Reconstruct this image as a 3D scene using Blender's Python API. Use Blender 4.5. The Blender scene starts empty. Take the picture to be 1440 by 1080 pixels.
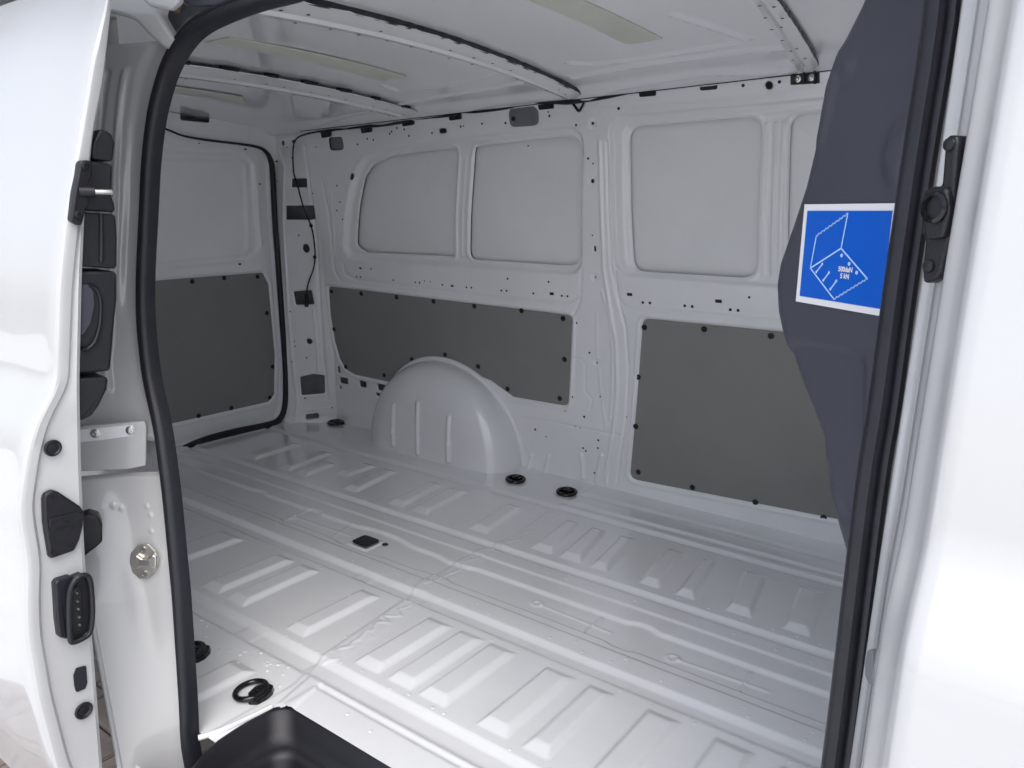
import bpy, bmesh, math, random
import numpy as np
from mathutils import Vector, Matrix
random.seed(7)
rng = np.random.default_rng(7)
SC = bpy.context.scene
COL = SC.collection

# ------------------------------------------------------------------ camera
# photo pixel frame 1440 x 1080; van axes: +X to the front of the van, +Y away across the van, +Z up
PC = np.array([720., 540.])
VX = np.array([-790., 280.]); VY = np.array([1550., 312.])
F = float(np.sqrt(-(VX-PC) @ (VY-PC)))
def _d(p):
    v = np.array([p[0]-PC[0], p[1]-PC[1], F]); return v/np.linalg.norm(v)
_X = -_d(VX); _Y = _d(VY); _Y = _Y-_X*(_X @ _Y); _Y /= np.linalg.norm(_Y); _Z = np.cross(_X, _Y)
R = np.array([_X, _Y, _Z])
CAM = np.array([0., 0., 1.0])
cd = bpy.data.cameras.new('camera'); cam = bpy.data.objects.new('camera', cd); COL.objects.link(cam)
cd.sensor_width = 36; cd.lens = F/1440*36; cd.clip_start = 0.02; cd.clip_end = 2000
M = Matrix(((R[0, 0], -R[0, 1], -R[0, 2], CAM[0]), (R[1, 0], -R[1, 1], -R[1, 2], CAM[1]),
            (R[2, 0], -R[2, 1], -R[2, 2], CAM[2]), (0, 0, 0, 1)))
cam.matrix_world = M
SC.camera = cam

# ------------------------------------------------------------------ light
W = bpy.data.worlds.new('World'); SC.world = W; W.use_nodes = True
nt = W.node_tree; nt.nodes.clear()
sky = nt.nodes.new('ShaderNodeTexSky'); sky.sky_type = 'NISHITA'; sky.sun_disc = False
SUN_EL, SUN_ROT = math.radians(58), math.radians(138)
sky.sun_elevation = SUN_EL; sky.sun_rotation = SUN_ROT
sky.air_density = 1.0; sky.dust_density = 3.0; sky.ozone_density = 1.0
hs = nt.nodes.new('ShaderNodeHueSaturation'); hs.inputs['Saturation'].default_value = 0.55
bg = nt.nodes.new('ShaderNodeBackground'); bg.inputs[1].default_value = 0.15
wo = nt.nodes.new('ShaderNodeOutputWorld')
nt.links.new(sky.outputs[0], hs.inputs['Color']); nt.links.new(hs.outputs[0], bg.inputs[0]); nt.links.new(bg.outputs[0], wo.inputs[0])
sl = bpy.data.lights.new('sun', 'SUN'); sl.energy = 0.75; sl.angle = math.radians(60); sl.color = (1, .985, .96)
so = bpy.data.objects.new('sun', sl); COL.objects.link(so)
sd_ = Vector((math.sin(SUN_ROT)*math.cos(SUN_EL), math.cos(SUN_ROT)*math.cos(SUN_EL), math.sin(SUN_EL)))
so.rotation_euler = sd_.to_track_quat('Z', 'Y').to_euler()
SC.view_settings.view_transform = 'Standard'; SC.view_settings.look = 'None'
SC.view_settings.exposure = 0.92; SC.view_settings.gamma = 1
SC.cycles.max_bounces = 16; SC.cycles.diffuse_bounces = 12; SC.cycles.glossy_bounces = 6
SC.cycles.use_denoising = True

# ------------------------------------------------------------------ materials
def mat(name, col, rough=.4, metal=0., coat=0., coat_r=.05, bump=0., bscale=40., var=0., vscale=6., spec=.5, rvar=0.):
    m = bpy.data.materials.new(name); m.use_nodes = True
    n = m.node_tree.nodes; l = m.node_tree.links; b = n['Principled BSDF']
    b.inputs['Base Color'].default_value = (*col, 1); b.inputs['Roughness'].default_value = rough
    b.inputs['Metallic'].default_value = metal; b.inputs['Coat Weight'].default_value = coat
    b.inputs['Coat Roughness'].default_value = coat_r; b.inputs['Specular IOR Level'].default_value = spec
    tc = n.new('ShaderNodeTexCoord')
    if var:
        t = n.new('ShaderNodeTexNoise'); t.inputs['Scale'].default_value = vscale; t.inputs['Detail'].default_value = 6
        t.inputs['Roughness'].default_value = .65
        r = n.new('ShaderNodeMapRange'); r.inputs[1].default_value = .3; r.inputs[2].default_value = .7
        r.inputs[3].default_value = 1-var; r.inputs[4].default_value = 1+var*.4
        x = n.new('ShaderNodeVectorMath'); x.operation = 'SCALE'; x.inputs[0].default_value = col
        l.new(tc.outputs['Object'], t.inputs['Vector']); l.new(t.outputs[0], r.inputs[0]); l.new(r.outputs[0], x.inputs['Scale'])
        l.new(x.outputs[0], b.inputs['Base Color'])
    if rvar:
        t = n.new('ShaderNodeTexNoise'); t.inputs['Scale'].default_value = 9; t.inputs['Detail'].default_value = 8
        t.inputs['Roughness'].default_value = .7
        r = n.new('ShaderNodeMapRange'); r.inputs[1].default_value = .3; r.inputs[2].default_value = .7
        r.inputs[3].default_value = max(.01, rough-rvar); r.inputs[4].default_value = rough+rvar
        l.new(tc.outputs['Object'], t.inputs['Vector']); l.new(t.outputs[0], r.inputs[0]); l.new(r.outputs[0], b.inputs['Roughness'])
        r2 = n.new('ShaderNodeMapRange'); r2.inputs[1].default_value = .3; r2.inputs[2].default_value = .7
        r2.inputs[3].default_value = max(.01, coat_r-rvar*.5); r2.inputs[4].default_value = coat_r+rvar*.5
        l.new(t.outputs[0], r2.inputs[0]); l.new(r2.outputs[0], b.inputs['Coat Roughness'])
    if bump:
        t = n.new('ShaderNodeTexNoise'); t.inputs['Scale'].default_value = bscale; t.inputs['Detail'].default_value = 3
        bp = n.new('ShaderNodeBump'); bp.inputs['Strength'].default_value = bump; bp.inputs['Distance'].default_value = .002
        l.new(tc.outputs['Object'], t.inputs['Vector']); l.new(t.outputs[0], bp.inputs['Height']); l.new(bp.outputs[0], b.inputs['Normal'])
    return m
MT = dict(
    paint=mat('white_body_paint', (.49, .492, .495), .30, coat=.9, coat_r=.04, bump=.03, bscale=350),  # white toned down in colour to offset strong light on outer panels
    inner=mat('interior_white_paint', (.86, .866, .878), .34, coat=.85, coat_r=.06, bump=.03, bscale=160, var=.05, vscale=3, rvar=.06),
    floor=mat('floor_white_paint', (.78, .79, .805), .28, coat=1.0, coat_r=.025, bump=.010, bscale=120, var=.05, vscale=5, rvar=.004),
    roof=mat('roof_white_paint', (.86, .868, .882), .30, coat=.9, coat_r=.06, bump=.02, bscale=30, rvar=.02),
    skin=mat('outer_skin_inside', (.83, .84, .85), .40, coat=.25, coat_r=.25, bump=.06, bscale=90, var=.05, vscale=2.5),
    lining=mat('grey_hardboard', (.25, .249, .237), .50, bump=.22, bscale=900, var=.06, vscale=4, spec=.35),
    rubber=mat('black_rubber', (.015, .015, .022), .42, bump=.25, bscale=260, var=.3, vscale=30, spec=.45),
    plastic=mat('black_plastic', (.010, .010, .014), .38, bump=.3, bscale=700, spec=.45),
    gloss=mat('glossy_black', (.006, .006, .007), .14, spec=.5),
    trim=mat('dark_blue_grey_trim', (.058, .062, .080), .40, bump=.25, bscale=900, var=.05, spec=.4),
    grey=mat('grey_plastic', (.17, .175, .19), .45, bump=.1, bscale=300),
    pad=mat('pale_adhesive_pad', (.66, .66, .575), .7, bump=.2, bscale=200, var=.08),
    seal=mat('seam_sealer', (.62, .63, .64), .55, bump=.5, bscale=120, var=.06),
    zinc=mat('zinc_plated_steel', (.70, .67, .62), .36, metal=1, bump=.03, bscale=80, var=.06, vscale=60),
    steel=mat('bare_steel', (.55, .54, .52), .3, metal=1),
    rust=mat('rusty_bolt', (.42, .30, .20), .55, metal=.6, bump=.6, bscale=300, var=.5, vscale=200),
    cavity=mat('cavity_shade_primer', (.30, .30, .33), .6, var=.2, vscale=20),  # primer grey kept dark to put shade into the openings' colour
    dark=mat('dark_void', (.012, .013, .02), .7),  # near-black; also stands for the darkness in holes, slots and gaps
    blue=mat('blue_label', (.0, .105, .58), .30, coat=.6, coat_r=.08),
    label=mat('white_label_border', (.80, .80, .82), .4, coat=.4),
    line=mat('pale_print', (.45, .66, .93), .4),
    paver=mat('brown_paver', (.34, .29, .26), .8, bump=.8, bscale=90, var=.3, vscale=14),
    joint=mat('sandy_ground', (.80, .80, .80), .9, bump=.8, bscale=60, var=.25, vscale=4),
    guard=mat('clear_film', (.42, .44, .5), .2, coat=.8),
)

# ------------------------------------------------------------------ helpers
def tag(o, **k):
    for a, b in k.items(): o[a] = b
    return o
def link(name, me, parent=None, m=None):
    o = bpy.data.objects.new(name, me); COL.objects.link(o)
    if parent is not None: o.parent = parent
    if m is not None and me is not None and len(me.materials) == 0: me.materials.append(MT[m])
    return o
def mesh_np(name, V, Fq, m, parent, smooth=True):
    me = bpy.data.meshes.new(name)
    V = np.asarray(V, dtype=np.float32); Fq = np.asarray(Fq, dtype=np.int32)
    k = Fq.shape[1]
    me.vertices.add(len(V)); me.vertices.foreach_set('co', V.ravel())
    me.loops.add(Fq.size); me.loops.foreach_set('vertex_index', Fq.ravel())
    me.polygons.add(len(Fq)); me.polygons.foreach_set('loop_start', np.arange(len(Fq), dtype=np.int32)*k)
    me.polygons.foreach_set('loop_total', np.full(len(Fq), k, dtype=np.int32))
    me.polygons.foreach_set('use_smooth', np.full(len(Fq), smooth))
    me.update(calc_edges=True); me.validate()
    return link(name, me, parent, m)
def bm_obj(name, bm, m, parent, smooth=False, angle=None):
    me = bpy.data.meshes.new(name); bmesh.ops.recalc_face_normals(bm, faces=bm.faces[:])
    if smooth or angle:
        for f in bm.faces: f.smooth = True
    if angle:
        a = math.radians(angle)
        for e in bm.edges:
            if len(e.link_faces) == 2 and e.calc_face_angle(0) > a: e.smooth = False
    bm.to_mesh(me); bm.free(); me.update()
    return link(name, me, parent, m)
def proj(P):
    v = (P-CAM) @ R            # rows: camera coords
    return PC + F*v[..., :2]/v[..., 2:3]
def ray(p):
    return R @ np.array([p[0]-PC[0], p[1]-PC[1], F])
def on(p, axis, val):
    r = ray(p); return CAM + (val-CAM[axis])/r[axis]*r
def on_plane(p, p0, n):
    r = ray(p); return CAM + ((np.array(p0)-CAM) @ np.array(n))/(r @ np.array(n))*r
def ss(x, a, b):
    t = np.clip((x-a)/(b-a), 0, 1); return t*t*(3-2*t)
def fillet(P, r, n=5):
    P = [np.array(p, float) for p in P]; out = []
    N = len(P)
    for i in range(N):
        a, b, c = P[i-1], P[i], P[(i+1) % N]
        u = a-b; v = c-b; lu = np.linalg.norm(u); lv = np.linalg.norm(v)
        u /= lu; v /= lv
        ang = math.acos(max(-1, min(1, u @ v)))
        rr = r[i] if isinstance(r, (list, tuple)) else r
        t = min(rr/max(math.tan(ang/2), 1e-4), .45*lu, .45*lv) if ang < 3.0 else 0
        if t <= 0: out.append(b); continue
        p1 = b+u*t; p2 = b+v*t
        for k in range(n+1):
            s = k/n; out.append((1-s)**2*p1+2*s*(1-s)*b+s*s*p2)
    return np.array(out)
def grow(P, d):
    P = np.asarray(P); n = len(P); out = []
    area = .5*np.sum(P[:, 0]*np.roll(P[:, 1], -1)-np.roll(P[:, 0], -1)*P[:, 1]); s = 1 if area > 0 else -1
    for i in range(n):
        t = P[(i+1) % n]-P[i-1]; t /= np.linalg.norm(t)+1e-9; out.append(P[i]+s*d*np.array([t[1], -t[0]]))
    return np.array(out)
def seg_dist(U, V, P, closed):
    d = np.full(U.shape, 1e9); N = len(P)
    for i in range(N if closed else N-1):
        a = P[i]; b = P[(i+1) % N]; e = b-a; L = e @ e+1e-12
        t = np.clip(((U-a[0])*e[0]+(V-a[1])*e[1])/L, 0, 1)
        d = np.minimum(d, (U-a[0]-t*e[0])**2+(V-a[1]-t*e[1])**2)
    return np.sqrt(d)
def sdf(U, V, P):
    P = np.asarray(P); lo = P.min(0)-.08; hi = P.max(0)+.08
    out = np.full(U.shape, .1); m = (U > lo[0]) & (U < hi[0]) & (V > lo[1]) & (V < hi[1])
    u = U[m]; v = V[m]
    if u.size == 0: return out
    d = seg_dist(u, v, P, True); ins = np.zeros(u.shape, bool); N = len(P)
    for i in range(N):
        a = P[i]; b = P[(i+1) % N]
        c = (a[1] > v) != (b[1] > v)
        with np.errstate(divide='ignore', invalid='ignore'):
            x = (b[0]-a[0])*(v-a[1])/(b[1]-a[1])+a[0]
        ins ^= c & (u < x)
    out[m] = np.where(ins, -d, d); return out
def ldist(U, V, P):
    P = np.asarray(P); lo = P.min(0)-.05; hi = P.max(0)+.05
    out = np.full(U.shape, 1.); m = (U > lo[0]) & (U < hi[0]) & (V > lo[1]) & (V < hi[1])
    if m.any(): out[m] = seg_dist(U[m], V[m], P, False)
    return out
def bead(U, V, P, w, h):
    d = ldist(U, V, P); return h*np.where(d < w, .5+.5*np.cos(np.pi*np.clip(d/w, 0, 1)), 0)
def circ(c, r, n=12):
    a = np.arange(n)/n*2*np.pi; return np.stack([c[0]+r*np.cos(a), c[1]+r*np.sin(a)], 1)

class Patch:
    def __init__(s, f, ur, vr, flip=False): s.f = f; s.ur = ur; s.vr = vr; s.flip = flip
    def P(s, U, V, h=0.):
        U = np.asarray(U, float); V = np.asarray(V, float); e = 1e-3
        p = s.f(U, V); du = s.f(U+e, V)-s.f(U-e, V); dv = s.f(U, V+e)-s.f(U, V-e)
        n = np.cross(du, dv); n /= np.linalg.norm(n, axis=-1, keepdims=True)
        if s.flip: n = -n
        return p+n*np.asarray(h)[..., None], n
    def inv(s, px, guess=None):
        px = np.atleast_2d(np.array(px, float)); n = len(px)
        u = np.full(n, np.mean(s.ur) if guess is None else guess[0]); v = np.full(n, np.mean(s.vr) if guess is None else guess[1]); e = 1e-4
        for _ in range(30):
            q = proj(s.f(u, v)); r = px-q
            a = (proj(s.f(u+e, v))-q)/e; b = (proj(s.f(u, v+e))-q)/e
            det = a[:, 0]*b[:, 1]-a[:, 1]*b[:, 0]
            du = (r[:, 0]*b[:, 1]-r[:, 1]*b[:, 0])/det; dv = (a[:, 0]*r[:, 1]-a[:, 1]*r[:, 0])/det
            L = np.maximum(1, np.hypot(du, dv)/.4); u = u+du/L; v = v+dv/L
        return np.stack([u, v], 1)
    def build(s, name, step, m, parent, H=None, cut=None, ur=None, vr=None, snap=True):
        ur = ur or s.ur; vr = vr or s.vr
        nu = int(round((ur[1]-ur[0])/step))+1; nv = int(round((vr[1]-vr[0])/step))+1
        U, V = np.meshgrid(np.linspace(*ur, nu), np.linspace(*vr, nv), indexing='ij')
        c = None
        if cut is not None:
            c = cut(U, V)                       # < 0 : removed
            if snap:
                gu = np.gradient(c, step, axis=0); gv = np.gradient(c, step, axis=1)
                g = np.hypot(gu, gv)+1e-6; near = (np.abs(c) < .62*step) & (g > .3)
                U = np.where(near, U-c*gu/g**2, U); V = np.where(near, V-c*gv/g**2, V)
                c = np.where(near, 0, c)
        h = H(U, V) if H else np.zeros_like(U)
        P, _ = s.P(U, V, h)
        idx = np.arange(nu*nv).reshape(nu, nv)
        q = np.stack([idx[:-1, :-1], idx[1:, :-1], idx[1:, 1:], idx[:-1, 1:]], -1).reshape(-1, 4)
        if s.flip: q = q[:, ::-1]
        if c is not None:
            cc = c.ravel()[q]; q = q[cc.mean(1) > 1e-4] if snap else q[(cc > 0).all(1)]
        V3 = P.reshape(-1, 3)
        used = np.unique(q); remap = np.zeros(len(V3), np.int64); remap[used] = np.arange(len(used))
        return mesh_np(name, V3[used], remap[q], m, parent)
    def sheet(s, name, poly, off, thick, m, parent, cell=.04, bev=.0012):
        """a plate of the outline poly (uv) lying on the surface, front face at off, bevelled edge"""
        bm = bmesh.new(); c = np.mean(poly, 0)
        vs = [bm.verts.new((p[0], p[1], 0)) for p in poly]; f = bm.faces.new(vs)
        lo = np.min(poly, 0); hi = np.max(poly, 0)
        for ax in (0, 1):
            k = lo[ax]+cell
            while k < hi[ax]:
                co = [0, 0, 0]; co[ax] = k; no = [0, 0, 0]; no[ax] = 1
                bmesh.ops.bisect_plane(bm, geom=bm.verts[:]+bm.edges[:]+bm.faces[:], plane_co=co, plane_no=no); k += cell
        be = [e for e in bm.edges if len(e.link_faces) == 1]
        r = bmesh.ops.extrude_edge_only(bm, edges=be)
        for v in r['geom']:
            if isinstance(v, bmesh.types.BMVert): v.co.z = -1
        side = set(v for v in r['geom'] if isinstance(v, bmesh.types.BMVert))
        r2 = bmesh.ops.extrude_edge_only(bm, edges=[e for e in r['geom'] if isinstance(e, bmesh.types.BMEdge)])
        for v in r2['geom']:
            if isinstance(v, bmesh.types.BMVert): v.co.z = -2
        bm.verts.ensure_lookup_table()
        cx = np.array([v.co[:] for v in bm.verts]); h = np.select([cx[:, 2] > -.5, cx[:, 2] > -1.5], [off, off-bev], off-thick)
        P, _ = s.P(cx[:, 0], cx[:, 1], h)
        ring = cx[:, 2] < -.5
        for v, p, g in zip(bm.verts, P, ring): v.co = p
        return bm_obj(name, bm, m, parent, angle=35)

def tube(name, pts, r, m, parent, n=8, closed=False, sub=4, radii=None):
    P = [Vector(p) for p in pts]; N = len(P); Q = []; RR = []
    rad = radii if radii is not None else [r]*N
    def cr(a, b, c, d, t): return .5*((2*b)+(-a+c)*t+(2*a-5*b+4*c-d)*t*t+(-a+3*b-3*c+d)*t**3)
    for i in range(N if closed else N-1):
        g = lambda k: P[k % N] if closed else P[max(0, min(N-1, k))]
        for k in range(sub):
            t = k/sub; Q.append(cr(g(i-1), g(i), g(i+1), g(i+2), t)); RR.append(rad[i]*(1-t)+rad[(i+1) % N]*t)
    if not closed: Q.append(P[-1]); RR.append(rad[-1])
    bm = bmesh.new(); rings = []; up = Vector((0.13, .2, 1)).normalized(); prev = None
    for i, q in enumerate(Q):
        a = Q[i-1] if (i or closed) else q; b = Q[(i+1) % len(Q)] if (i+1 < len(Q) or closed) else q
        t = (b-a).normalized()
        s = prev-t*prev.dot(t) if prev is not None else up-t*up.dot(t)
        s.normalize(); prev = s; w = t.cross(s)
        rings.append([bm.verts.new(q+(s*math.cos(2*math.pi*k/n)+w*math.sin(2*math.pi*k/n))*RR[i]) for k in range(n)])
    L = len(rings)
    for i in range(L if closed else L-1):
        for k in range(n): bm.faces.new((rings[i][k], rings[i][(k+1) % n], rings[(i+1) % L][(k+1) % n], rings[(i+1) % L][k]))
    if not closed: bm.faces.new(rings[0]); bm.faces.new(rings[-1][::-1])
    return bm_obj(name, bm, m, parent, angle=60)
def frame_of(n, up=(0, 0, 1)):
    n = Vector(n).normalized(); x = Vector(up).cross(n); x.normalize(); y = n.cross(x)
    return Matrix((x, y, n)).transposed().to_4x4()
def plate(name, pts, n, thick, m, parent, bev=.002, seg=2, r=0.0):
    """flat solid from 3-D outline pts, front on pts, body behind against n, rounded front edge"""
    n = Vector(n).normalized(); mt = frame_of(n) if abs(n.z) < .95 else frame_of(n, (0, 1, 0)); mi = mt.inverted()
    L = [mi @ Vector(p) for p in pts]; z0 = sum(p.z for p in L)/len(L)
    P2 = np.array([(p.x, p.y) for p in L])
    if bev or r: P2 = fillet(P2, max(r, bev*1.8), 4)
    bm = bmesh.new(); loops = []
    lv = [(0, -thick), (0, -bev), (bev*.12, -bev*.5), (bev*.5, -bev*.12), (bev, 0)] if bev else [(0, -thick), (0, 0)]
    for ins, dz in lv:
        Q = grow(P2, -ins) if ins else P2; loops.append([bm.verts.new((x, y, z0+dz)) for x, y in Q])
    for a, b in zip(loops, loops[1:]):
        for k in range(len(a)): bm.faces.new((a[k], a[(k+1) % len(a)], b[(k+1) % len(a)], b[k]))
    bm.faces.new(loops[-1]); bm.faces.new(loops[0][::-1])
    bm.transform(mt)
    o = bm_obj(name, bm, m, parent, angle=40)
    for p_ in o.data.polygons:
        if len(p_.vertices) > 5: p_.use_smooth = False
    return o
def lathe(bm, prof, mt, n=16):
    rings = []
    for r, z in prof:
        rings.append([bm.verts.new(mt @ Vector((r*math.cos(2*math.pi*k/n), r*math.sin(2*math.pi*k/n), z))) for k in range(n)] if r > 1e-6 else [bm.verts.new(mt @ Vector((0, 0, z)))])
    for a, b in zip(rings, rings[1:]):
        for k in range(n):
            if len(a) == 1: bm.faces.new((a[0], b[k], b[(k+1) % n]))
            elif len(b) == 1: bm.faces.new((a[k], a[(k+1) % n], b[0]))
            else: bm.faces.new((a[k], a[(k+1) % n], b[(k+1) % n], b[k]))
def at(p, n): return Matrix.Translation(Vector(p)) @ (frame_of(n) if abs(Vector(n).normalized().z) < .95 else frame_of(n, (0, 1, 0)))
def lathe_obj(name, prof, p, n, m, parent, k=16):
    bm = bmesh.new(); lathe(bm, prof, at(p, n), k); return bm_obj(name, bm, m, parent, angle=40)

# ------------------------------------------------------------------ surfaces of the van
van = bpy.data.objects.new('panel_van', None); COL.objects.link(van); van.location = (-1.5, 1.6, -.52)
bpy.context.view_layer.update()
VAN_OFF = Vector((-1.5, 1.6, -.52))
tag(van, label='white panel van with its empty cargo space seen through the open sliding side door', category='van')
_zz = [-.6, 0, .36, .77, 1.0, 1.25, 1.42]; _yy = [2.45, 2.44, 2.40, 2.337, 2.290, 2.262, 2.235]
_zd = np.linspace(-.6, 1.45, 200); _k = np.exp(-np.linspace(-2, 2, 25)**2); _k /= _k.sum()
_yd = np.convolve(np.pad(np.interp(_zd, _zz, _yy), 12, mode='edge'), _k, mode='valid')
Yw = lambda z: np.interp(z, _zd, _yd)
Ys = lambda z: .70+.72*(2.44-Yw(z))                 # door seal plane on the near side
xr = lambda z: -3.04+.04*np.clip(z, -1, 1.5)
st = lambda *a: np.stack(np.broadcast_arrays(*a), -1)
FW = Patch(lambda u, v: st(u, Yw(v), v), (-2.90, -.11), (-.01, 1.40))
FL = Patch(lambda u, v: st(u, v, 0*u), (-3.05, -.11), (.718, 2.46))
RW = Patch(lambda u, v: st(xr(v), u, v), (.80, 2.30), (-.01, 1.37))
zroof = lambda x, y: 1.392+.022*(x+.7)+.032*(1-((y-1.58)/.68)**2)
RF = Patch(lambda u, v: st(u, v, zroof(u, v)), (-3.07, -.11), (.82, 2.26), flip=True)
jz = [0.009, .335, .541, .754, 1.021, 1.243, 1.4]; jx = [-2.86, -2.822, -2.815, -2.800, -2.765, -2.752, -2.75]
Jx = lambda z: np.interp(z, jz, jx)
def _dp(u, v):
    a = st(xr(v), 2.255+0*v, v); b = st(Jx(v), Yw(v), v); t = (u/.25)[..., None]; return a+(b-a)*t
DP = Patch(_dp, (0, .25), (-.01, 1.37))

# ------------------------------------------------------------------ cargo floor
f = lambda y: y
ribsA = [(-2.10, -2.008), (-1.822, -1.762), (-1.711, -1.652), (-1.461, -1.41), (-1.215, -1.157), (-1.111, -1.058), (-1.018, -.962), (-.858, -.802), (-.746, -.704), (-.607, -.552), (-.46, -.40), (-.33, -.29)]
ribsB = [(-1.258, -1.202, -1.288, -1.255), (-1.156, -1.10, -1.191, -1.155), (-1.048, -1.009, -1.086, -1.049), (-.888, -.846, -.923, -.887), (-.780, -.744, -.812, -.785), (-.640, -.589, -.679, -.634), (-.492, -.442, -.525, -.478), (-.345, -.30, -.37, -.33),
         (-2.72, -2.66, -2.741, -2.68), (-2.491, -2.44, -2.52, -2.475), (-2.39, -2.335, -2.41, -2.36), (-2.11, -2.055, -2.15, -2.098), (-1.875, -1.822, -1.90, -1.855), (-1.765, -1.709, -1.80, -1.74), (-1.506, -1.45, -1.535, -1.49)]
SEAM = np.array([(-1.235, .93), (-1.274, 1.036), (-1.314, 1.349), (-1.355, 1.451), (-1.361, 1.636), (-1.334, 1.87), (-1.359, 2.067), (-1.37, 2.38)])
def zig(P, n, amp):
    out = []
    L = np.r_[0, np.cumsum(np.linalg.norm(np.diff(P, axis=0), axis=1))]
    for i in range(n):
        s = L[-1]*i/(n-1); x = np.interp(s, L, P[:, 0]); y = np.interp(s, L, P[:, 1])
        out.append((x+amp*(.15+1.2*random.random())*(1 if i % 2 else -1), y+random.uniform(-.010, .010)))
    return np.array(out)
ZG = zig(SEAM[1:3], 15, .016); ZG2 = zig(SEAM[3:7], 15, .009)
def ls(x, a, b): return np.clip((x-a)/(b-a), 0, 1)
def trapez(U, V, a, b, lo, hi, side=.012, end=.026):
    return np.minimum(np.minimum(ls(U, a, a+side), 1-ls(U, b-side, b)), np.minimum(ls(V, lo, lo+end), 1-ls(V, hi-end, hi)))
def floorH(U, V):
    w = .011
    ch = lambda a, b, w=w: ls(V, a-w/2, a+w/2)*(1-ls(V, b-w/2, b+w/2))
    jog = sum(a*np.exp(-((U-c)/s)**4) for c, s, a in ((-2.33, .03, .010), (-2.03, .03, .011), (-1.70, .10, .018), (-1.38, .06, -.012), (-.78, .035, .012)))
    h = -.012*ch(.978, 1.032, .018)-.011*ch(1.358, 1.403, .016)-.010*ch(1.750, 1.776, .014)-.010*ch(2.140, 2.166, .014)
    h += -.0035*ch(1.474, 1.686, .006)-.0065*(ss(V+jog*.7, 1.503, 1.511)*(1-ss(V-jog, 1.607, 1.622)))
    fr = ss(U, -1.42, -1.36)
    h += fr*(-.007*ch(2.200, 2.226, .012)-.008*ch(2.305, 2.336, .012))
    # crossing upstands in the channels
    for c in (-1.56, -1.50, -1.30): h += .002*ss(U, c-.004, c+.004)*(ch(.978, 1.032)+ch(1.358, 1.403))*(1 if c != -1.50 else -1)
    for a, b in ribsA:
        h = h+.0115*trapez(U, V, a-.008, b+.010, 1.066, 1.322)
    for a, b, c, e in ribsB:
        t = np.clip((V-1.83)/.24, 0, 1); lo = 1.83; hi = 2.072
        if abs(b+2.335) < 1e-3: hi = 1.985
        h = h+.0110*trapez(U-(a+(c-a)*t), V, -.008, b-a+((e-c)-(b-a))*t+.010, lo-.012, hi+.006, .012, .030)
    h = h+.009*trapez(U, V, -2.27, -2.20, 1.915, 2.078)
    for (a, b) in ((-1.44, -1.375), (-1.66, -1.60), (-1.9, -1.84)):
        h = h+.010*trapez(U, V, a-.006, b+.008, .74, .912)
    # sill strip in front of the tray
    s = ss(U, -1.225, -1.205)
    h += s*(-.004*ch(.950, .962, .005))+s*.003*(1-ss(V, .962, .985))
    # box joint where sill meets the floor
    h += .003*(1-ss(np.abs(U+1.225-.25*(V-.93)*-1), .018, .024))*(1-ss(V, .975, .985))*ss(V, .86, .87)
    # seam : overlap step, sealer
    sx = np.interp(V, SEAM[:, 1], SEAM[:, 0])
    h += .0022*ss(U, sx-.03, sx-.024)
    bandm = (1-ss(np.abs(U-sx-.0), .022, .034))
    lump = np.sin(U*310+4*np.sin(V*90))*np.sin(V*260+3*np.sin(U*120))
    h += bandm*.0009*(1+lump)*(ss(V, 1.02, 1.06)*(1-ss(V, 2.08, 2.14)))
    h += bead(U, V, ZG, .006, .0028)+bead(U, V, ZG2, .005, .0022)
    # stiffening crosses in the centre channel
    for L_ in ([(-2.049, 1.509), (-2.065, 1.616)], [(-2.027, 1.55), (-1.782, 1.556)], [(-1.82, 1.516), (-1.845, 1.626)],
               [(-1.054, 1.56), (-.837, 1.551)], [(-.883, 1.51), (-.887, 1.598)], [(-.658, 1.541), (-.443, 1.55)], [(-.489, 1.508), (-.498, 1.597)]):
        h += bead(U, V, np.array(L_), .006, .003)
    for c in ((-1.06, 1.56), (-.662, 1.541), (-2.05, 1.545)):
        d = np.hypot(U-c[0], V-c[1]); h += .003*np.exp(-((d-.013)/.004)**2)
    # drain rim
    d = np.maximum(np.abs(U+1.703)-.040, np.abs(V-1.548)-.036); h += .004*(1-ss(d, 0, .008))-.008*(1-ss(d, -.012, -.004))
    # gentle sheet waviness
    h += .0006*np.sin(U*9+1.3*np.sin(V*7))*np.sin(V*11+U*2)
    # rise into the side wall and the rear frame
    h += .018*ss(V, 2.395, 2.455)*(1-ss(np.abs(U+2.1), .42, .46))+.010*(1-ss(U, -3.035, -2.985))
    return h
def floorCut(U, V):
    tray = np.maximum(-1.225-U, .0*V+V-.872); tray = np.where((U > -1.225+.04) | (V < .872-.04), tray, np.hypot(np.maximum(-1.185-U, 0), np.maximum(V-.832, 0))-.04)
    return tray
fl = FL.build('cargo_floor', .0042, 'floor', van, floorH, floorCut)
tag(fl, label='pale painted ribbed steel floor with pressed channels')
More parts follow.
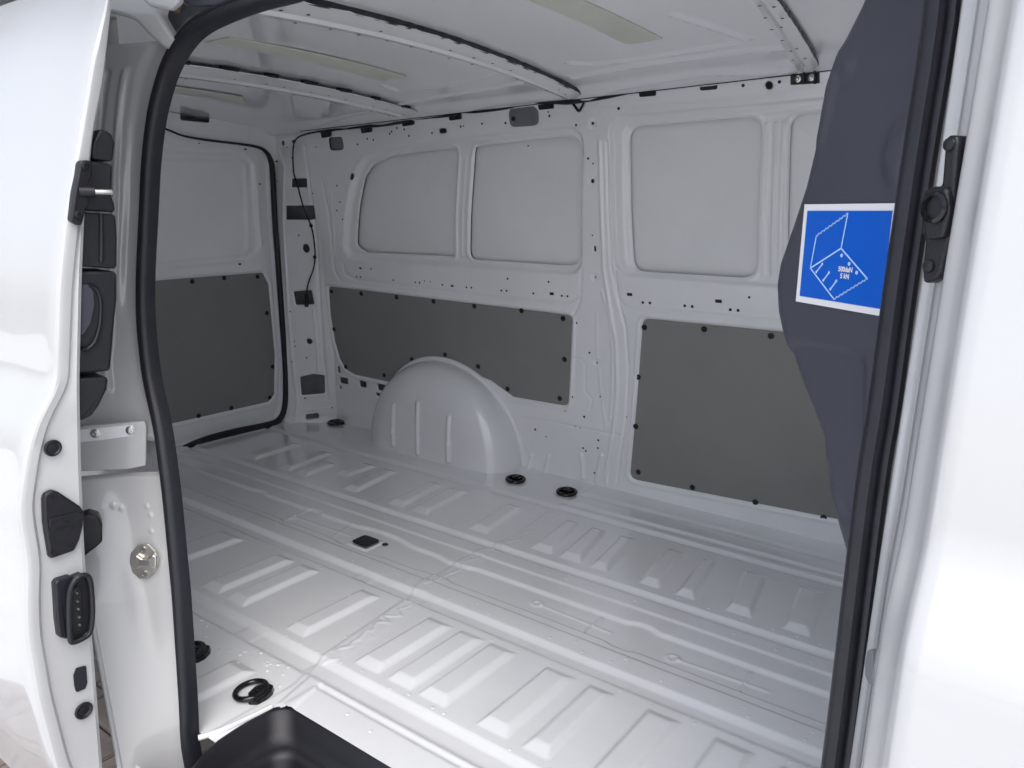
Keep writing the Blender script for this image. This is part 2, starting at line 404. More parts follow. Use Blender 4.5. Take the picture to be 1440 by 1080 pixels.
# spot weld nubs, joined
bm = bmesh.new()
def nub(x, y, r=.0046, h=.0013):
    z = float(floorH(np.array([x]), np.array([y]))[0]); lathe(bm, [(r, 0), (r*.8, h*.6), (r*.4, h*.95), (0, h)], Matrix.Translation((x, y, z)), 8)
for y0, x0, x1, sp in ((1.052, -2.8, -.2, .068), (1.336, -2.8, -.2, .085), (1.425, -2.9, -.2, .11), (1.455, -2.9, -.2, .13), (1.715, -2.9, -.2, .10), (1.806, -2.8, -.2, .082), (2.10, -1.4, -.2, .09), (.945, -2.5, -1.3, .06), (2.255, -2.8, -1.5, .14), (.925, -1.15, -.2, .07)):
    x = x0
    while x < x1:
        if random.random() < .8: nub(x+random.uniform(-.012, .012), y0+random.uniform(-.006, .006))
        x += sp*random.uniform(.7, 1.3)
for _ in range(26): nub(random.uniform(-2.7, -1.32), random.uniform(1.42, 1.47) if random.random() < .3 else random.uniform(1.09, 1.3), .0042)
for _ in range(12): nub(random.uniform(-1.72, -1.26), random.uniform(.90, .965), .005)
for px in ((338, 920), (345, 916), (367, 918), (375, 935), (376, 943), (391, 935), (283, 872), (290, 880), (288, 895)):
    p = on(px, 2, 0); nub(p[0], p[1], .006, .002)
o = bm_obj('weld_nub', bm, 'floor', van, smooth=True); tag(o, kind='stuff')
# drain plug
pts = [(x, y, .0015) for x, y in fillet([(-1.735, 1.518), (-1.672, 1.518), (-1.668, 1.578), (-1.738, 1.578)], .012, 4)]
plate('drain_cover', pts, (0, 0, 1), .004, 'plastic', van, .001)
lathe_obj('drain_plug', [(.010, 0), (.009, .002), (0, .0025)], (-1.645, 1.575, -.006), (0, 0, 1), 'plastic', van, 12)

# lashing rings
def lashing_ring(x, y, ang, s=1.0):
    e = bpy.data.objects.new('lashing_ring', None); COL.objects.link(e); e.parent = van
    e.location = (x, y, 0); e.rotation_euler.z = ang
    pts = [(.031*s*math.cos(a), .034*s*math.sin(a), .0085+.003*math.cos(a)) for a in np.linspace(0, 2*math.pi, 17)[:-1]]
    tube('ring_loop', pts, .0062*s, 'gloss', e, n=10, closed=True, sub=2)
    bm = bmesh.new()
    P = fillet([(.002, -.012), (.018, -.031), (.036, -.026), (.043, -.010), (.043, .010), (.036, .026), (.018, .031), (.002, .012)], .006, 3)*s
    vs = [bm.verts.new((p[0], p[1], .013*s)) for p in P]; fc = bm.faces.new(vs)
    g = bmesh.ops.extrude_face_region(bm, geom=[fc])
    for v in g['geom']:
        if isinstance(v, bmesh.types.BMVert): v.co.z = 0; v.co.x = (v.co.x-.02*s)*1.12+.02*s; v.co.y *= 1.12
    bmesh.ops.recalc_face_normals(bm, faces=bm.faces[:])
    ed = [q for q in bm.edges if all(v.co.z > .012*s for v in q.verts)]
    bmesh.ops.bevel(bm, geom=ed, offset=.003*s, segments=2, affect='EDGES')
    lathe(bm, [(.009*s, .0132*s), (.008*s, .0165*s), (.004*s, .0165*s), (.0035*s, .0145*s), (0, .0145*s)], Matrix.Translation((.020*s, 0, 0)), 12)
    bm_obj('ring_base', bm, 'gloss', e, angle=35)
for p, a in (((353, 972), .35), ((266, 917), .5), ((725, 674.5), 1.9), ((797, 692.5), 1.9), ((471, 594.5), 1.2)):
    q = on(p, 2, .006); lashing_ring(q[0], q[1], a, 1.0)

# ------------------------------------------------------------------ far side wall
def W_(pts, r=0.): 
    uv = FW.inv(pts, (-1.5, .7)); return fillet(uv, r) if r else uv
pane1 = W_([(497, 318), (500, 285), (507, 250), (519, 232), (545, 219), (637, 208), (634, 363), (511, 357), (496, 347)], .02)
pane2 = W_([(662, 206), (815, 189), (811, 377.5), (655, 367)], [.03, .075, .06, .03])
pane3 = W_([(879, 179), (1066, 164), (1058.5, 394.5), (886, 383.5)], .045)
pane4 = W_([(1107, 163), (1300, 147), (1290, 405), (1103, 396)], .04)
rim1 = W_([(482, 330), (486, 285), (494, 247), (508, 222), (532, 209), (600, 196), (823, 171), (820, 390), (560, 372), (490, 364), (481, 350)], [.03, .03, .03, .03, .03, .03, .085, .075, .03, .03, .03])
rim3 = W_([(855, 163), (1330, 122), (1320, 425), (1080, 404), (863, 388)], .06)
rim3b = W_([(868, 172), (1330, 135), (1320, 412), (1080, 398), (875, 386)], .055)
plL = W_([(462, 403), (804, 444), (798, 571), (722, 558), (690, 535), (640, 515), (600, 520), (556, 539), (500, 527), (487, 520), (478, 505), (471, 480), (465, 445)], [.02, .022, .022, 0, 0, 0, 0, 0, .03, .03, .03, .05, .03])
plR = W_([(904, 448), (1300, 487), (1290, 752), (885.5, 673)], .028)
def rect(c, w, h, tilt=0.):
    a, b = c; x = np.array([(-w/2, -h/2), (w/2, -h/2), (w/2, h/2), (-w/2, h/2)]); ct, s_ = math.cos(tilt), math.sin(tilt)
    return x @ np.array([[ct, s_], [-s_, ct]])+np.array([a, b])
wcuts = []
for px, w, h, r, t in (((472, 202), .085, .052, .015, 0), ((483, 535.5), .052, .030, .006, 0), ((510, 540.5), .042, .030, .006, 0), ((536, 545), .045, .030, .006, 0),
                       ((622, 184), .036, .018, .008, 0), ((494, 248.5), .030, .012, .004, 1.0), ((476, 520), .014, .030, .003, 0), ((531, 555), .022, .014, .003, 0),
                       ((478, 545), .012, .014, .002, 0)):
    wcuts.append(fillet(rect(FW.inv([px])[0], w, h, t), r, 3))
for px in ((1082, 120),): wcuts.append(circ(FW.inv([px])[0], .011))
beadsW = []
def bw(pts, w, h, closed=False): beadsW.append((W_(pts), w, h))
# pillar edges and belt mouldings
bw([(843, 200), (846, 300), (849, 380), (857, 430), (866, 480), (868, 540), (863, 600), (854, 650), (852, 680)], .010, .006)
bw([(853, 200), (856, 300), (860, 380), (869, 420), (880, 462), (884, 520), (880, 590), (872, 640), (868, 680)], .008, -.005)
bw([(846, 410), (858, 450), (862, 500), (858, 590)], .007, .004)
bw([(839, 440), (840, 500), (846, 560), (851, 600)], .006, .003)
bw([(865, 380), (867, 415), (878, 431), (900, 434), (980, 441), (1300, 470)], .009, -.005)
bw([(482, 370), (485, 385), (500, 394), (560, 401), (700, 419), (795, 426), (808, 420), (817, 410)], .009, -.005)
bw([(817, 380), (815, 425), (803, 450)], .008, -.004)
bw([(804, 503), (818, 505), (823, 511), (823, 550), (833, 562), (830, 575)], .006, -.003)
bw([(690, 578), (760, 590), (850, 608), (872, 612)], .004, -.003)
bw([(475, 590), (560, 566), (700, 580)], .004, -.0015)
for x in (649, 655): pass
for x0, x1, h in ((641, 636, .004), (649, 644, .006), (657, 651, .004)): bw([(x0, 222), (x1, 362)], .006, h)
for x0, h in ((1074, .004), (1087, .007), (1097, .004)): bw([(x0, 174), (x0-6, 392)], .006, h)
bw([(452, 250), (462, 300), (470, 380), (478, 395)], .010, -.005)
bw([(466, 275), (470, 330), (470, 360)], .008, .004)
# triangular feet of the pillar
for a, b in (((748, 640), (744, 665)), ((772, 640), (766, 664)), ((818, 640), (820, 672)), ((846, 640), (838, 676))): bw([a, b], .010, .010)
bw([(720, 600), (748, 640)], .006, .003)
bosses = [FW.inv([p])[0] for p in ((833, 254.6), (840, 510), (844, 558), (835, 390), (837, 350), (1082, 120), (833, 173.5))]
letters = []
for c in ((800, 165), (807, 178), (845, 150), (815, 200), (838, 195), (842, 213), (850, 160), (700, 160), (790, 146), (905, 432), (880, 440)): letters.append(FW.inv([c])[0])
def wallH(U, V):
    h = np.zeros_like(U)
    s = sdf(U, V, rim1); h += -.026*ss(-s, 0, .022)
    s = sdf(U, V, rim3); s2 = sdf(U, V, rim3b); h += -.020*ss(-s, 0, .008)-.010*ss(-s2, .0, .022)
    for p in (pane1, pane2, pane3, pane4):
        s = sdf(U, V, p); h += .004*np.exp(-((s-.010)/.006)**2)-.008*(1-ss(s, -.004, .003))
    for p in (plL, plR):
        s = sdf(U, V, p); h += -.006*(1-ss(s, -.001, .006))+.0045*np.exp(-((s-.013)/.006)**2)
    for P, w, k in beadsW: h += bead(U, V, P, w, k)
    for c in bosses:
        d = np.hypot(U-c[0], V-c[1]); h += -.0025*(1-ss(d, .010, .016))+.001*np.exp(-((d-.018)/.003)**2)
    for i, c in enumerate(letters):
        d = np.hypot(U-c[0], (V-c[1])); h += .0014*np.exp(-((d-.009)/.0025)**2)*(U < c[0]+.004)
    for c in wcuts:
        s = sdf(U, V, c); h += -.004*(1-ss(s, -.002, .007))
    # cant rail bulge at the top and flare at the foot
    h += .012*ss(V, 1.33, 1.37)+.012*(1-ss(V, .0, .05))*(1-ss(np.abs(U+2.1), .42, .46))
    h += .0007*np.sin(U*8+V*5)*np.sin(V*9)
    return h
def wallCut(U, V):
    c = U-Jx(V)+.012
    for p in (pane1, pane2, pane3, pane4): c = np.minimum(c, sdf(U, V, p))
    for p in wcuts: c = np.minimum(c, sdf(U, V, p))
    for p in (plL, plR): c = np.minimum(c, sdf(U, V, grow(p, -.02)) if False else 1.)
    return c
sw = FW.build('side_wall', .0042, 'inner', van, wallH, wallCut)
tag(sw, label='white pressed steel inner side wall opposite the door')
for i, p in enumerate((pane1, pane2, pane3, pane4)):
    o = FW.sheet('window_blank', grow(p, .006), -.042, .002, 'skin', sw, cell=.05)
    tag(o, label=['small rounded rear blank window panel', 'square blank window panel left of the pillar', 'square blank window panel right of the pillar', 'blank window panel partly behind the dark trim'][i])
# outer skin behind, closes the cavities
Patch(lambda u, v: st(u, Yw(v)+.10, v), (-3.10, .6), (-.35, 1.48)).build('outer_side_skin', .12, 'paint', van)

# fasteners and hole discs share meshes
def shared(name, prof, m, n=12):
    bm = bmesh.new(); lathe(bm, prof, Matrix.Identity(4), n)
    me = bpy.data.meshes.new(name); bmesh.ops.recalc_face_normals(bm, faces=bm.faces[:])
    for f_ in bm.faces: f_.smooth = False
    bm.to_mesh(me); bm.free(); me.materials.append(MT[m]); return me
CLIP = shared('panel_clip', [(.0102, 0), (.0102, .0016), (.0084, .0032), (.0048, .0034), (.0042, .0018), (.0018, .0018), (.0014, .0034), (0, .0034)], 'plastic', 14)
def clip_on(patch, px, parent, off, guess=None):
    uv = patch.inv([px], guess)[0]; P, n = patch.P(uv[0:1], uv[1:2], np.array([off]))
    o = bpy.data.objects.new('panel_clip', CLIP); COL.objects.link(o); o.parent = parent; o.matrix_local = at(P[0], n[0])
def holes(name, patch, pts, parent, H, guess=None):
    bm = bmesh.new()
    for q in pts:
        r = q[2] if len(q) > 2 else .0042; uv = patch.inv([q[:2]], guess)[0]
        P, n = patch.P(uv[0:1], uv[1:2], H(uv[0:1], uv[1:2])+.0004); mt = at(P[0], n[0])
        w = q[3] if len(q) > 3 else None
        if w: 
            tl = q[4] if len(q) > 4 else 0.
            pr = fillet(rect((0, 0), w, 2*r, tl), r*.5, 2); lo = [bm.verts.new(mt @ Vector((a, b, .0003))) for a, b in pr]; bm.faces.new(lo)
        else: lathe(bm, [(r, .0), (r*.85, .0005), (0, .0003)], mt, 10)
    o = bm_obj(name, bm, 'dark', parent); tag(o, kind='stuff'); return o  # dark discs on the sheet paint the shade inside small holes
hw = [(829, 496), (840, 510), (805, 558), (844, 558), (795, 578, .003), (821.6, 586, .005), (809, 600, .003), (816, 602, .003), (880.4, 587, .003), (841.5, 619, .0045), (820, 630), (824, 634), (841, 630), (836, 665),
      (752.6, 604, .005), (768, 614, .003), (507, 377, .0035, .016), (522, 378), (501.5, 389), (507, 389.5), (553, 394), (584, 397), (590, 397.5), (597, 395, .003), (605, 396, .003), (622, 400.5), (636, 402, .0035, .016), (656, 404), (663, 404.5), (705, 408.5), (712.5, 409), (714, 392),
      (750, 412.5), (776, 413, .005, .018), (790, 416), (798, 416.5), (771.5, 396.5), (885.5, 414, .005, .02), (904, 425.5, .005), (914, 426, .005), (963, 430, .005), (973.5, 431, .005), (1010.5, 423.5, .0055, .022), (1027, 435.5, .005), (1038, 436.5, .005), (1053.5, 418, .004),
      (516.5, 195), (525, 196.6), (548, 188), (550.6, 185), (558, 180), (568.4, 182), (575, 191), (503, 203), (607.5, 187), (648, 178), (652, 177, .003), (678, 174), (711, 173, .0045), (771, 157.5, .003), (772.5, 163), (870, 152.5, .005), (810, 176), (833, 173.5, .005), (827, 223), (834, 230, .003), (833, 254.6, .007), (833, 331, .003), (836.5, 350, .010, .007), (837, 390, .003),
      (811, 454), (1047, 120, .005), (1098, 115, .005), (474, 261), (478, 284), (474, 296), (482, 308.5), (480, 546, .003), (444, 207, .003), (735, 206, .003)]
holes('punched_hole', FW, hw, sw, wallH)

# grey lining boards and their clips
LP = [(466, 410), (507.5, 413), (557.5, 418), (609.5, 424), (666.7, 430.5), (733, 437), (791.5, 448), (793.5, 505.5), (787, 560.4), (713.6, 547), (672, 515.5), (625.7, 499), (579, 505.5), (540, 527.7), (486, 516), (469.5, 463)]
RP = [(906, 460.5), (990, 463), (1084, 472.6), (897.4, 530.4), (893.8, 599.8), (897.4, 664), (973.6, 685.7), (1062, 706.3), (1158, 728.3)]
lbl = {'L': 'long grey lining board above the wheel arch', 'R': 'square grey lining board right of the pillar', 'D': 'grey lining board on the rear door'}
o = FW.sheet('lining_panel', plL, -.0015, .003, 'lining', van); tag(o, label=lbl['L'])
for p in LP: clip_on(FW, p, o, -.0015)
o = FW.sheet('lining_panel', plR, -.0015, .003, 'lining', van); tag(o, label=lbl['R'])
for p in RP: clip_on(FW, p, o, -.0015)

# ------------------------------------------------------------------ wheel arch
cx, RA, yi, H0 = -2.136, .397, 2.262, 0.
na, nr = 150, 90
A_, S_ = np.meshgrid(np.linspace(-.06, math.pi+.06, na), np.linspace(0.0, 1, nr), indexing='ij')
rr = RA*(1-(1-S_)**1.8); th = A_
X = cx+rr*np.cos(th); Z = rr*1.0*np.sin(th)
kk = np.clip(1-(rr/RA)**5.2, 0, 1)**(1/2.3)
Ywz = Yw(Z)+.004; Yv = Ywz+(yi-Ywz)*kk
fl_m = (1-ss(rr, .27, .31))
BX = [on(p, 1, 2.262)[0] for p in ((552, 600), (587, 600), (630, 620))]
for bx, z0, z1, w, k in ((BX[0], .03, .20, .014, .010), (BX[1], .02, .235, .014, .010), (BX[2], .02, .205, .014, .010)):
    d = np.hypot(X-bx, np.maximum(0, np.maximum(z0-Z, Z-z1))); Yv -= k*np.where(d < w, .5+.5*np.cos(np.pi*np.clip(d/w, 0, 1)), 0)
    if bx != BX[1]:
        d = np.hypot(X-bx, Z-.09); Yv -= .004*np.where(d < .02, .5+.5*np.cos(np.pi*np.clip(d/.02, 0, 1)), 0)
idx = np.arange(na*nr).reshape(na, nr)
q = np.stack([idx[:-1, :-1], idx[1:, :-1], idx[1:, 1:], idx[:-1, 1:]], -1).reshape(-1, 4)
V3 = np.stack([X, Yv, Z], -1).reshape(-1, 3)
hub = len(V3); V3 = np.vstack([V3, [[cx, Yv[:, 0].mean(), 0.0]]])
wa = mesh_np('wheel_arch', V3, q, 'floor', van); tag(wa, label='domed white wheel arch on the cargo floor')
# flange around the arch
bm = bmesh.new(); rings = []
for a in np.linspace(-.02, math.pi+.02, 90):
    row = []
    for r_, d in ((.390, .004), (.393, .010), (.398, .012), (.406, .011), (.411, .007), (.413, 0.)):
        x = cx+r_*math.cos(a); z = r_*math.sin(a); row.append(bm.verts.new((x, float(Yw(z))-d, z)))
    rings.append(row)
for a, b in zip(rings, rings[1:]):
    for k in range(5): bm.faces.new((a[k], a[k+1], b[k+1], b[k]))
bm_obj('arch_flange', bm, 'inner', wa, smooth=True)

# ------------------------------------------------------------------ rear wall, rear door
def Rv(pts, r=0.):
    uv = RW.inv(pts, (2.0, .6)); return fillet(uv, r) if r else uv
sealR = Rv([(200, 172), (231, 181.5), (255, 191), (289, 197), (331, 202), (359, 206.5), (371, 213), (378, 225), (381, 243), (384, 306), (388, 360), (393, 430), (398, 500), (399.5, 540), (398, 572), (390, 590), (372, 598), (330, 607), (290, 617), (262, 627), (246, 636)])
zl = sealR[:, 1]
door = np.vstack([sealR, [(1.55, -.02), (1.55, 1.31)]])
rcuts = [fillet(Rv([(253, 155), (294, 158.5), (294.5, 173), (254, 169)]), .006, 3)]
dwin = Rv([(150, 222), (335, 226), (349, 233), (353, 310), (353, 350), (344, 361), (150, 379)], .015)
dwin2 = Rv([(150, 208), (345, 213), (362, 228), (368, 300), (371, 345), (366, 358), (350, 371), (150, 388)], .03)
dlin = Rv([(150, 401), (373, 384), (381, 400), (390, 500), (389, 556), (381, 566), (240, 598), (150, 620)], [.0, .012, .02, .05, .01, .02, 0, 0])
def rearH(U, V):
    s = sdf(U, V, door); big = np.where((U < 1.6) & (V > 0.01) & (V < 1.30), -.05, s)
    h = -.020*ss(-s, .0, .012)
    s = sdf(U, V, dwin2); h += -.012*ss(-s, 0, .02)
    s = sdf(U, V, dwin); h += -.006*ss(-s, 0, .006)+.003*np.exp(-((s-.01)/.005)**2)
    s = sdf(U, V, dlin); h += -.004*(1-ss(s, 0, .006))+.004*np.exp(-((s-.014)/.006)**2)
    for a, b, w, k in (((322, 182), (321, 196), .008, .004), ((350, 182), (349, 201), .008, .004)): h += bead(U, V, Rv([a, b]), w, k)
    h += bead(U, V, Rv([(228, 148), (300, 158), (350, 168), (356, 175), (356, 202)]), .006, .003)
    h += bead(U, V, Rv([(365, 258), (368, 320), (371, 345)]), .012, .005)
    h += .0012*np.sin(V*10)*np.sin(U*9)
    return h
rw = RW.build('rear_frame', .0055, 'inner', van, rearH, lambda U, V: sdf(U, V, rcuts[0]))
tag(rw, label='rear door and frame at the far left end of the cargo space')
sh = [tuple(np.array(RW.P(a, b, .012)[0])) for a, b in sealR]
tube('rear_door_seal', sh, .011, 'rubber', van, n=10, sub=3, radii=[.004, .004, .004, .005, .005, .006, .009, .012, .013, .013, .013, .013, .013, .013, .013, .015, .018, .020, .018, .014, .012])
o = RW.sheet('lining_panel', dlin, -.020, .003, 'lining', van); tag(o, label=lbl['D'])
for p in ((274, 396.6), (319, 391.6), (366, 389.6), (379, 441), (387, 516.6), (383, 560), (329, 575), (283, 586)): clip_on(RW, p, o, -.020, (2., .6))
holes('punched_hole', RW, [(284, 201, .004), (349, 210, .003, .014), (369, 259, .003, .012), (341, 372, .004, .014), (299, 166, .003), (306, 163, .004), (274, 325, .0)][:6], rw, rearH, (2., .6))
Patch(lambda u, v: st(xr(v)-.09, u, v), (.6, 2.6), (-.35, 1.48)).build('outer_rear_skin', .12, 'cavity', van)

# ------------------------------------------------------------------ D pillar
def Dv(pts, r=0.):
    uv = DP.inv(pts, (.12, .6)); return fillet(uv, r, 3) if r else uv
dc = [Dv([(410, 251), (431, 251), (431, 263.5), (410, 263.5)], .003), Dv([(402, 289), (440, 289), (443, 309), (402, 309)], .005), Dv([(412, 410), (438, 408), (442, 428), (416, 429)], .006),
      Dv([(422, 530), (440, 526), (456, 528), (457, 553), (424, 556)], .008), circ(DP.inv([(430, 349.5)])[0], .020), circ(DP.inv([(435, 480)])[0], .014),
      Dv([(430, 583), (448, 581), (449, 588), (430, 590)], .008), circ(DP.inv([(397.5, 201)])[0], .010)]
dl = [(Dv(a), w, k) for a, w, k in (([(392, 212), (400, 235), (398, 300), (403, 400), (410, 500), (418, 560), (415, 590)], .010, .006), ([(428, 205), (433, 240), (444, 330), (450, 430), (455, 500), (460, 560)], .012, -.007),
      ([(440, 435), (445, 480), (447, 520)], .008, .004), ([(425, 577), (466, 573)], .004, .004), ([(395, 272), (438, 272)], .004, -.002))]
def dH(U, V):
    h = np.zeros_like(U)
    for P, w, k in dl: h += bead(U, V, P, w, k)
    for c in dc: h += -.003*(1-ss(sdf(U, V, c), -.001, .006))
    h += .010*(1-ss(V, 0, .03))+.0012*np.sin(V*23+U*30)
    return h
def dC(U, V):
    c = np.full(U.shape, 1.)
    for p in dc: c = np.minimum(c, sdf(U, V, p))
    return c
dp = DP.build('rear_pillar', .004, 'inner', van, dH, dC); tag(dp, label='white rear corner pillar with punched openings')
Patch(lambda u, v: DP.f(u, v)+np.array([-.10, .06, 0]), (-.05, .25), (-.01, 1.37)).build('pillar_backing', .05, 'cavity', dp)
holes('punched_hole', DP, [(404, 207, .004), (411, 222, .004), (389, 227, .004, .02), (390, 255, .003), (420, 331, .004, .006), (440, 272, .003), (394, 365, .003), (394.5, 373, .003), (398, 420, .003), (408, 438, .004), (414, 480, .003), (415, 487, .003), (431, 503, .004), (411, 508, .003), (429, 560, .004), (467, 573, .004)], dp, dH, (.12, .6))

# cable harness along the cant rail and down the pillar
def wall_pts(px, off, patch=FW, g=None):
    uv = patch.inv(px, g); P, n = patch.P(uv[:, 0], uv[:, 1], np.full(len(uv), off)); return P
hp = [(1230, 82), (1160, 92), (1110, 105), (1040, 110.5), (1000, 113), (960, 119), (915, 124), (880, 132), (850, 138), (820, 141), (800, 143), (770, 143), (745, 144), (720, 151), (700, 153.5), (675, 157), (650, 157), (640, 161), (610, 165), (585, 167), (575, 170), (545, 176), (520, 177.5), (490, 181), (470, 182.5), (450, 185)]
hr = [.006, .007, .004, .004, .006, .0045, .007, .004, .005, .009, .010, .006, .004, .0045, .007, .0045, .006, .007, .004, .004, .007, .004, .006, .003, .006, .0035]
tube('wire_harness', wall_pts(hp, .016), .005, 'rubber', van, sub=4, radii=hr)
hp2 = [(450, 185), (436, 188), (424, 193), (418, 202), (416.5, 220), (417.5, 243), (422, 258), (429, 285), (437, 306), (442, 320), (445, 338), (446, 360), (443, 378), (436, 397), (433.5, 412), (433.5, 425)]
P2 = wall_pts(hp2, .018, DP, (.2, 1.0)); P2[0] = wall_pts([(450, 185)], .016)[0]
tube('pillar_cable', P2, .0035, 'rubber', van, sub=4)
for p in ((418, 199), (441, 316), (445.5, 360)): 
    q = wall_pts([p], .018, DP, (.2, .8))[0]; lathe_obj('cable_clip', [(0, -.008), (.007, -.006), (.008, 0), (.007, .006), (0, .008)], q, (0, -.5, 1), 'plastic', van, 10)
tube('cable_boot', wall_pts([(433.5, 412), (433, 430)], .018, DP, (.2, .6)), .009, 'plastic', van)
tube('wire_branch', wall_pts([(806, 143), (811, 150), (816, 156), (820, 151), (824, 142)], .010), .004, 'rubber', van, sub=3)
# black retaining clips under the harness
for i, (x, y, w, h) in enumerate(((460.5, 188, 14, 10), (517, 182, 15, 9), (575.5, 172, 17, 9), (642, 162.5, 18, 12), (770, 147.5, 23, 12), (913, 130, 26, 11), (998.6, 120.5, 27, 12))):
    t = -.07
    uvp = W_([(x-w/2, y-h/2-t*w/2*-1*0+1), (x+w/2, y-h/2-1), (x+w/2-1.5, y+h/2-1), (x-w/2+2, y+h/2+1)], .006)
    o = FW.sheet('harness_clip', uvp, .012, .012, 'plastic', van, bev=.003)
# black bracket and interior lamps
uvp = W_([(1114, 98), (1155, 94), (1154, 117), (1114, 119.5)], .003); br = FW.sheet('roof_bracket', uvp, .014, .014, 'plastic', van)
for p in ((1124, 111), (1143, 109)):
    q, n = FW.P(*[np.array([c]) for c in FW.inv([p])[0]], np.array([.014])); lathe_obj('stud', [(.009, 0), (.009, .002), (.005, .003), (.004, .008), (0, .009)], q[0], n[0], 'steel', br)
for k in (1119, 1134, 1149):
    uvp = W_([(k-1, 99), (k+1.5, 99), (k+1, 118), (k-1.5, 118)]); FW.sheet('bracket_rib', uvp, .024, .012, 'plastic', br)
c = FW.inv([(737.5, 164)])[0]
lampo = fillet(rect(c, .118, .062), .024, 5); lm = FW.sheet('interior_lamp', lampo, .008, .008, 'grey', van, bev=.004); tag(lm, label='oval grey interior lamp below the harness')
for k, (w, h) in enumerate(((.098, .046), (.078, .032), (.058, .016))):
    o = FW.sheet('lamp_ring', fillet(rect(c+np.array([.004*k, 0]), w, h), h*.42, 5), .0095+.0016*k, .002, 'grey', lm, bev=.001)
q, n = FW.P(np.array([c[0]-.038]), np.array([c[1]-.004]), np.array([.0125])); lathe_obj('lamp_switch', [(.0075, 0), (.007, .003), (0, .004)], q[0], n[0], 'plastic', lm)
c2 = FW.inv([(472, 202)])[0]
FW.sheet('grab_cup', fillet(rect(c2, .08, .047), .014, 4), -.010, .002, 'grey', sw)

# ------------------------------------------------------------------ roof
def Ro(pts): return RF.inv(pts, (-1.3, 1.6))
E1 = Ro([(245, 88), (257, 84), (372, 106), (450, 121), (502, 133), (590, 152)])
rl = []
for pts, w, k in (([(600, 160), (700, 143), (800, 133), (1000, 111)], .012, -.006), ([(770, 142), (870, 118), (1000, 100), (1110, 93)], .014, .010),
                  ([(805, 108), (900, 90), (1040, 72), (1100, 66)], .016, .010), ([(800, 88), (830, 90), (900, 82), (1035, 60), (1050, 55), (950, 20)], .014, .008),
                  ([(440, 172), (500, 160), (560, 150)], .010, .006), ([(540, 120), (560, 128), (640, 118), (700, 103), (715, 97)], .012, .007),
                  ([(560, 146), (640, 132), (740, 115)], .012, .008)):
    rl.append((Ro(pts), w, k))
def roofH(U, V):
    h = np.zeros_like(U)
    for P, w, k in rl: h += bead(U, V, P, w, k)
    for a in (1.0, 1.6, 2.06): pass
    for x0 in (-2.62, -1.70, -1.02, -.36):
        d = np.abs(U-x0); 
    h += .0025*np.sin(U*2.2+.4)*np.sin(V*3+.5)+.0008*np.sin(U*14+V*3)*np.sin(V*9+1)
    h += .022*ss(V, 2.14, 2.24)
    return h
rf = RF.build('roof_panel', .008, 'roof', van, roofH); tag(rf, label='glossy white underside of the roof')
Patch(lambda u, v: st(u, v, zroof(u, v)+.08), (-3.2, .4), (.6, 2.5)).build('outer_roof_skin', .12, 'paint', van)
def bow(fx, bx, flip, y0=.86, y1=2.235, depth=.017):
    """transverse roof bow: fx front x, bx back x (functions of y); hat section with open front gap"""
    bm = bmesh.new(); rows = []
    for y in np.linspace(y0, y1, 40):
        a, b = fx(y), bx(y); wd = a-b
        prof = [(a, -.010), (a, -.013), (a-.10*wd, -.014), (a-.20*wd, -depth), (a-.40*wd, -depth-.002), (a-.46*wd, -depth+.006), (a-.54*wd, -depth+.006), (a-.60*wd, -depth-.002), (a-.80*wd, -depth+.002), (a-.88*wd, -.006), (b, -.004), (b, -.001)]
        rows.append([bm.verts.new((x, y, float(zroof(x, y))+z)) for x, z in prof])
    for r0, r1 in zip(rows, rows[1:]):
        for k in range(len(r0)-1): bm.faces.new((r0[k], r0[k+1], r1[k+1], r1[k]))
    return bm_obj('roof_bow', bm, 'inner', van, angle=30)
def lin(P, Q): return lambda y: float(np.interp(y, [P[1], Q[1]], [P[0], Q[0]]))
def ext(P, Q, y): return P[0]+(Q[0]-P[0])*(y-P[1])/(Q[1]-P[1])
fb = {}
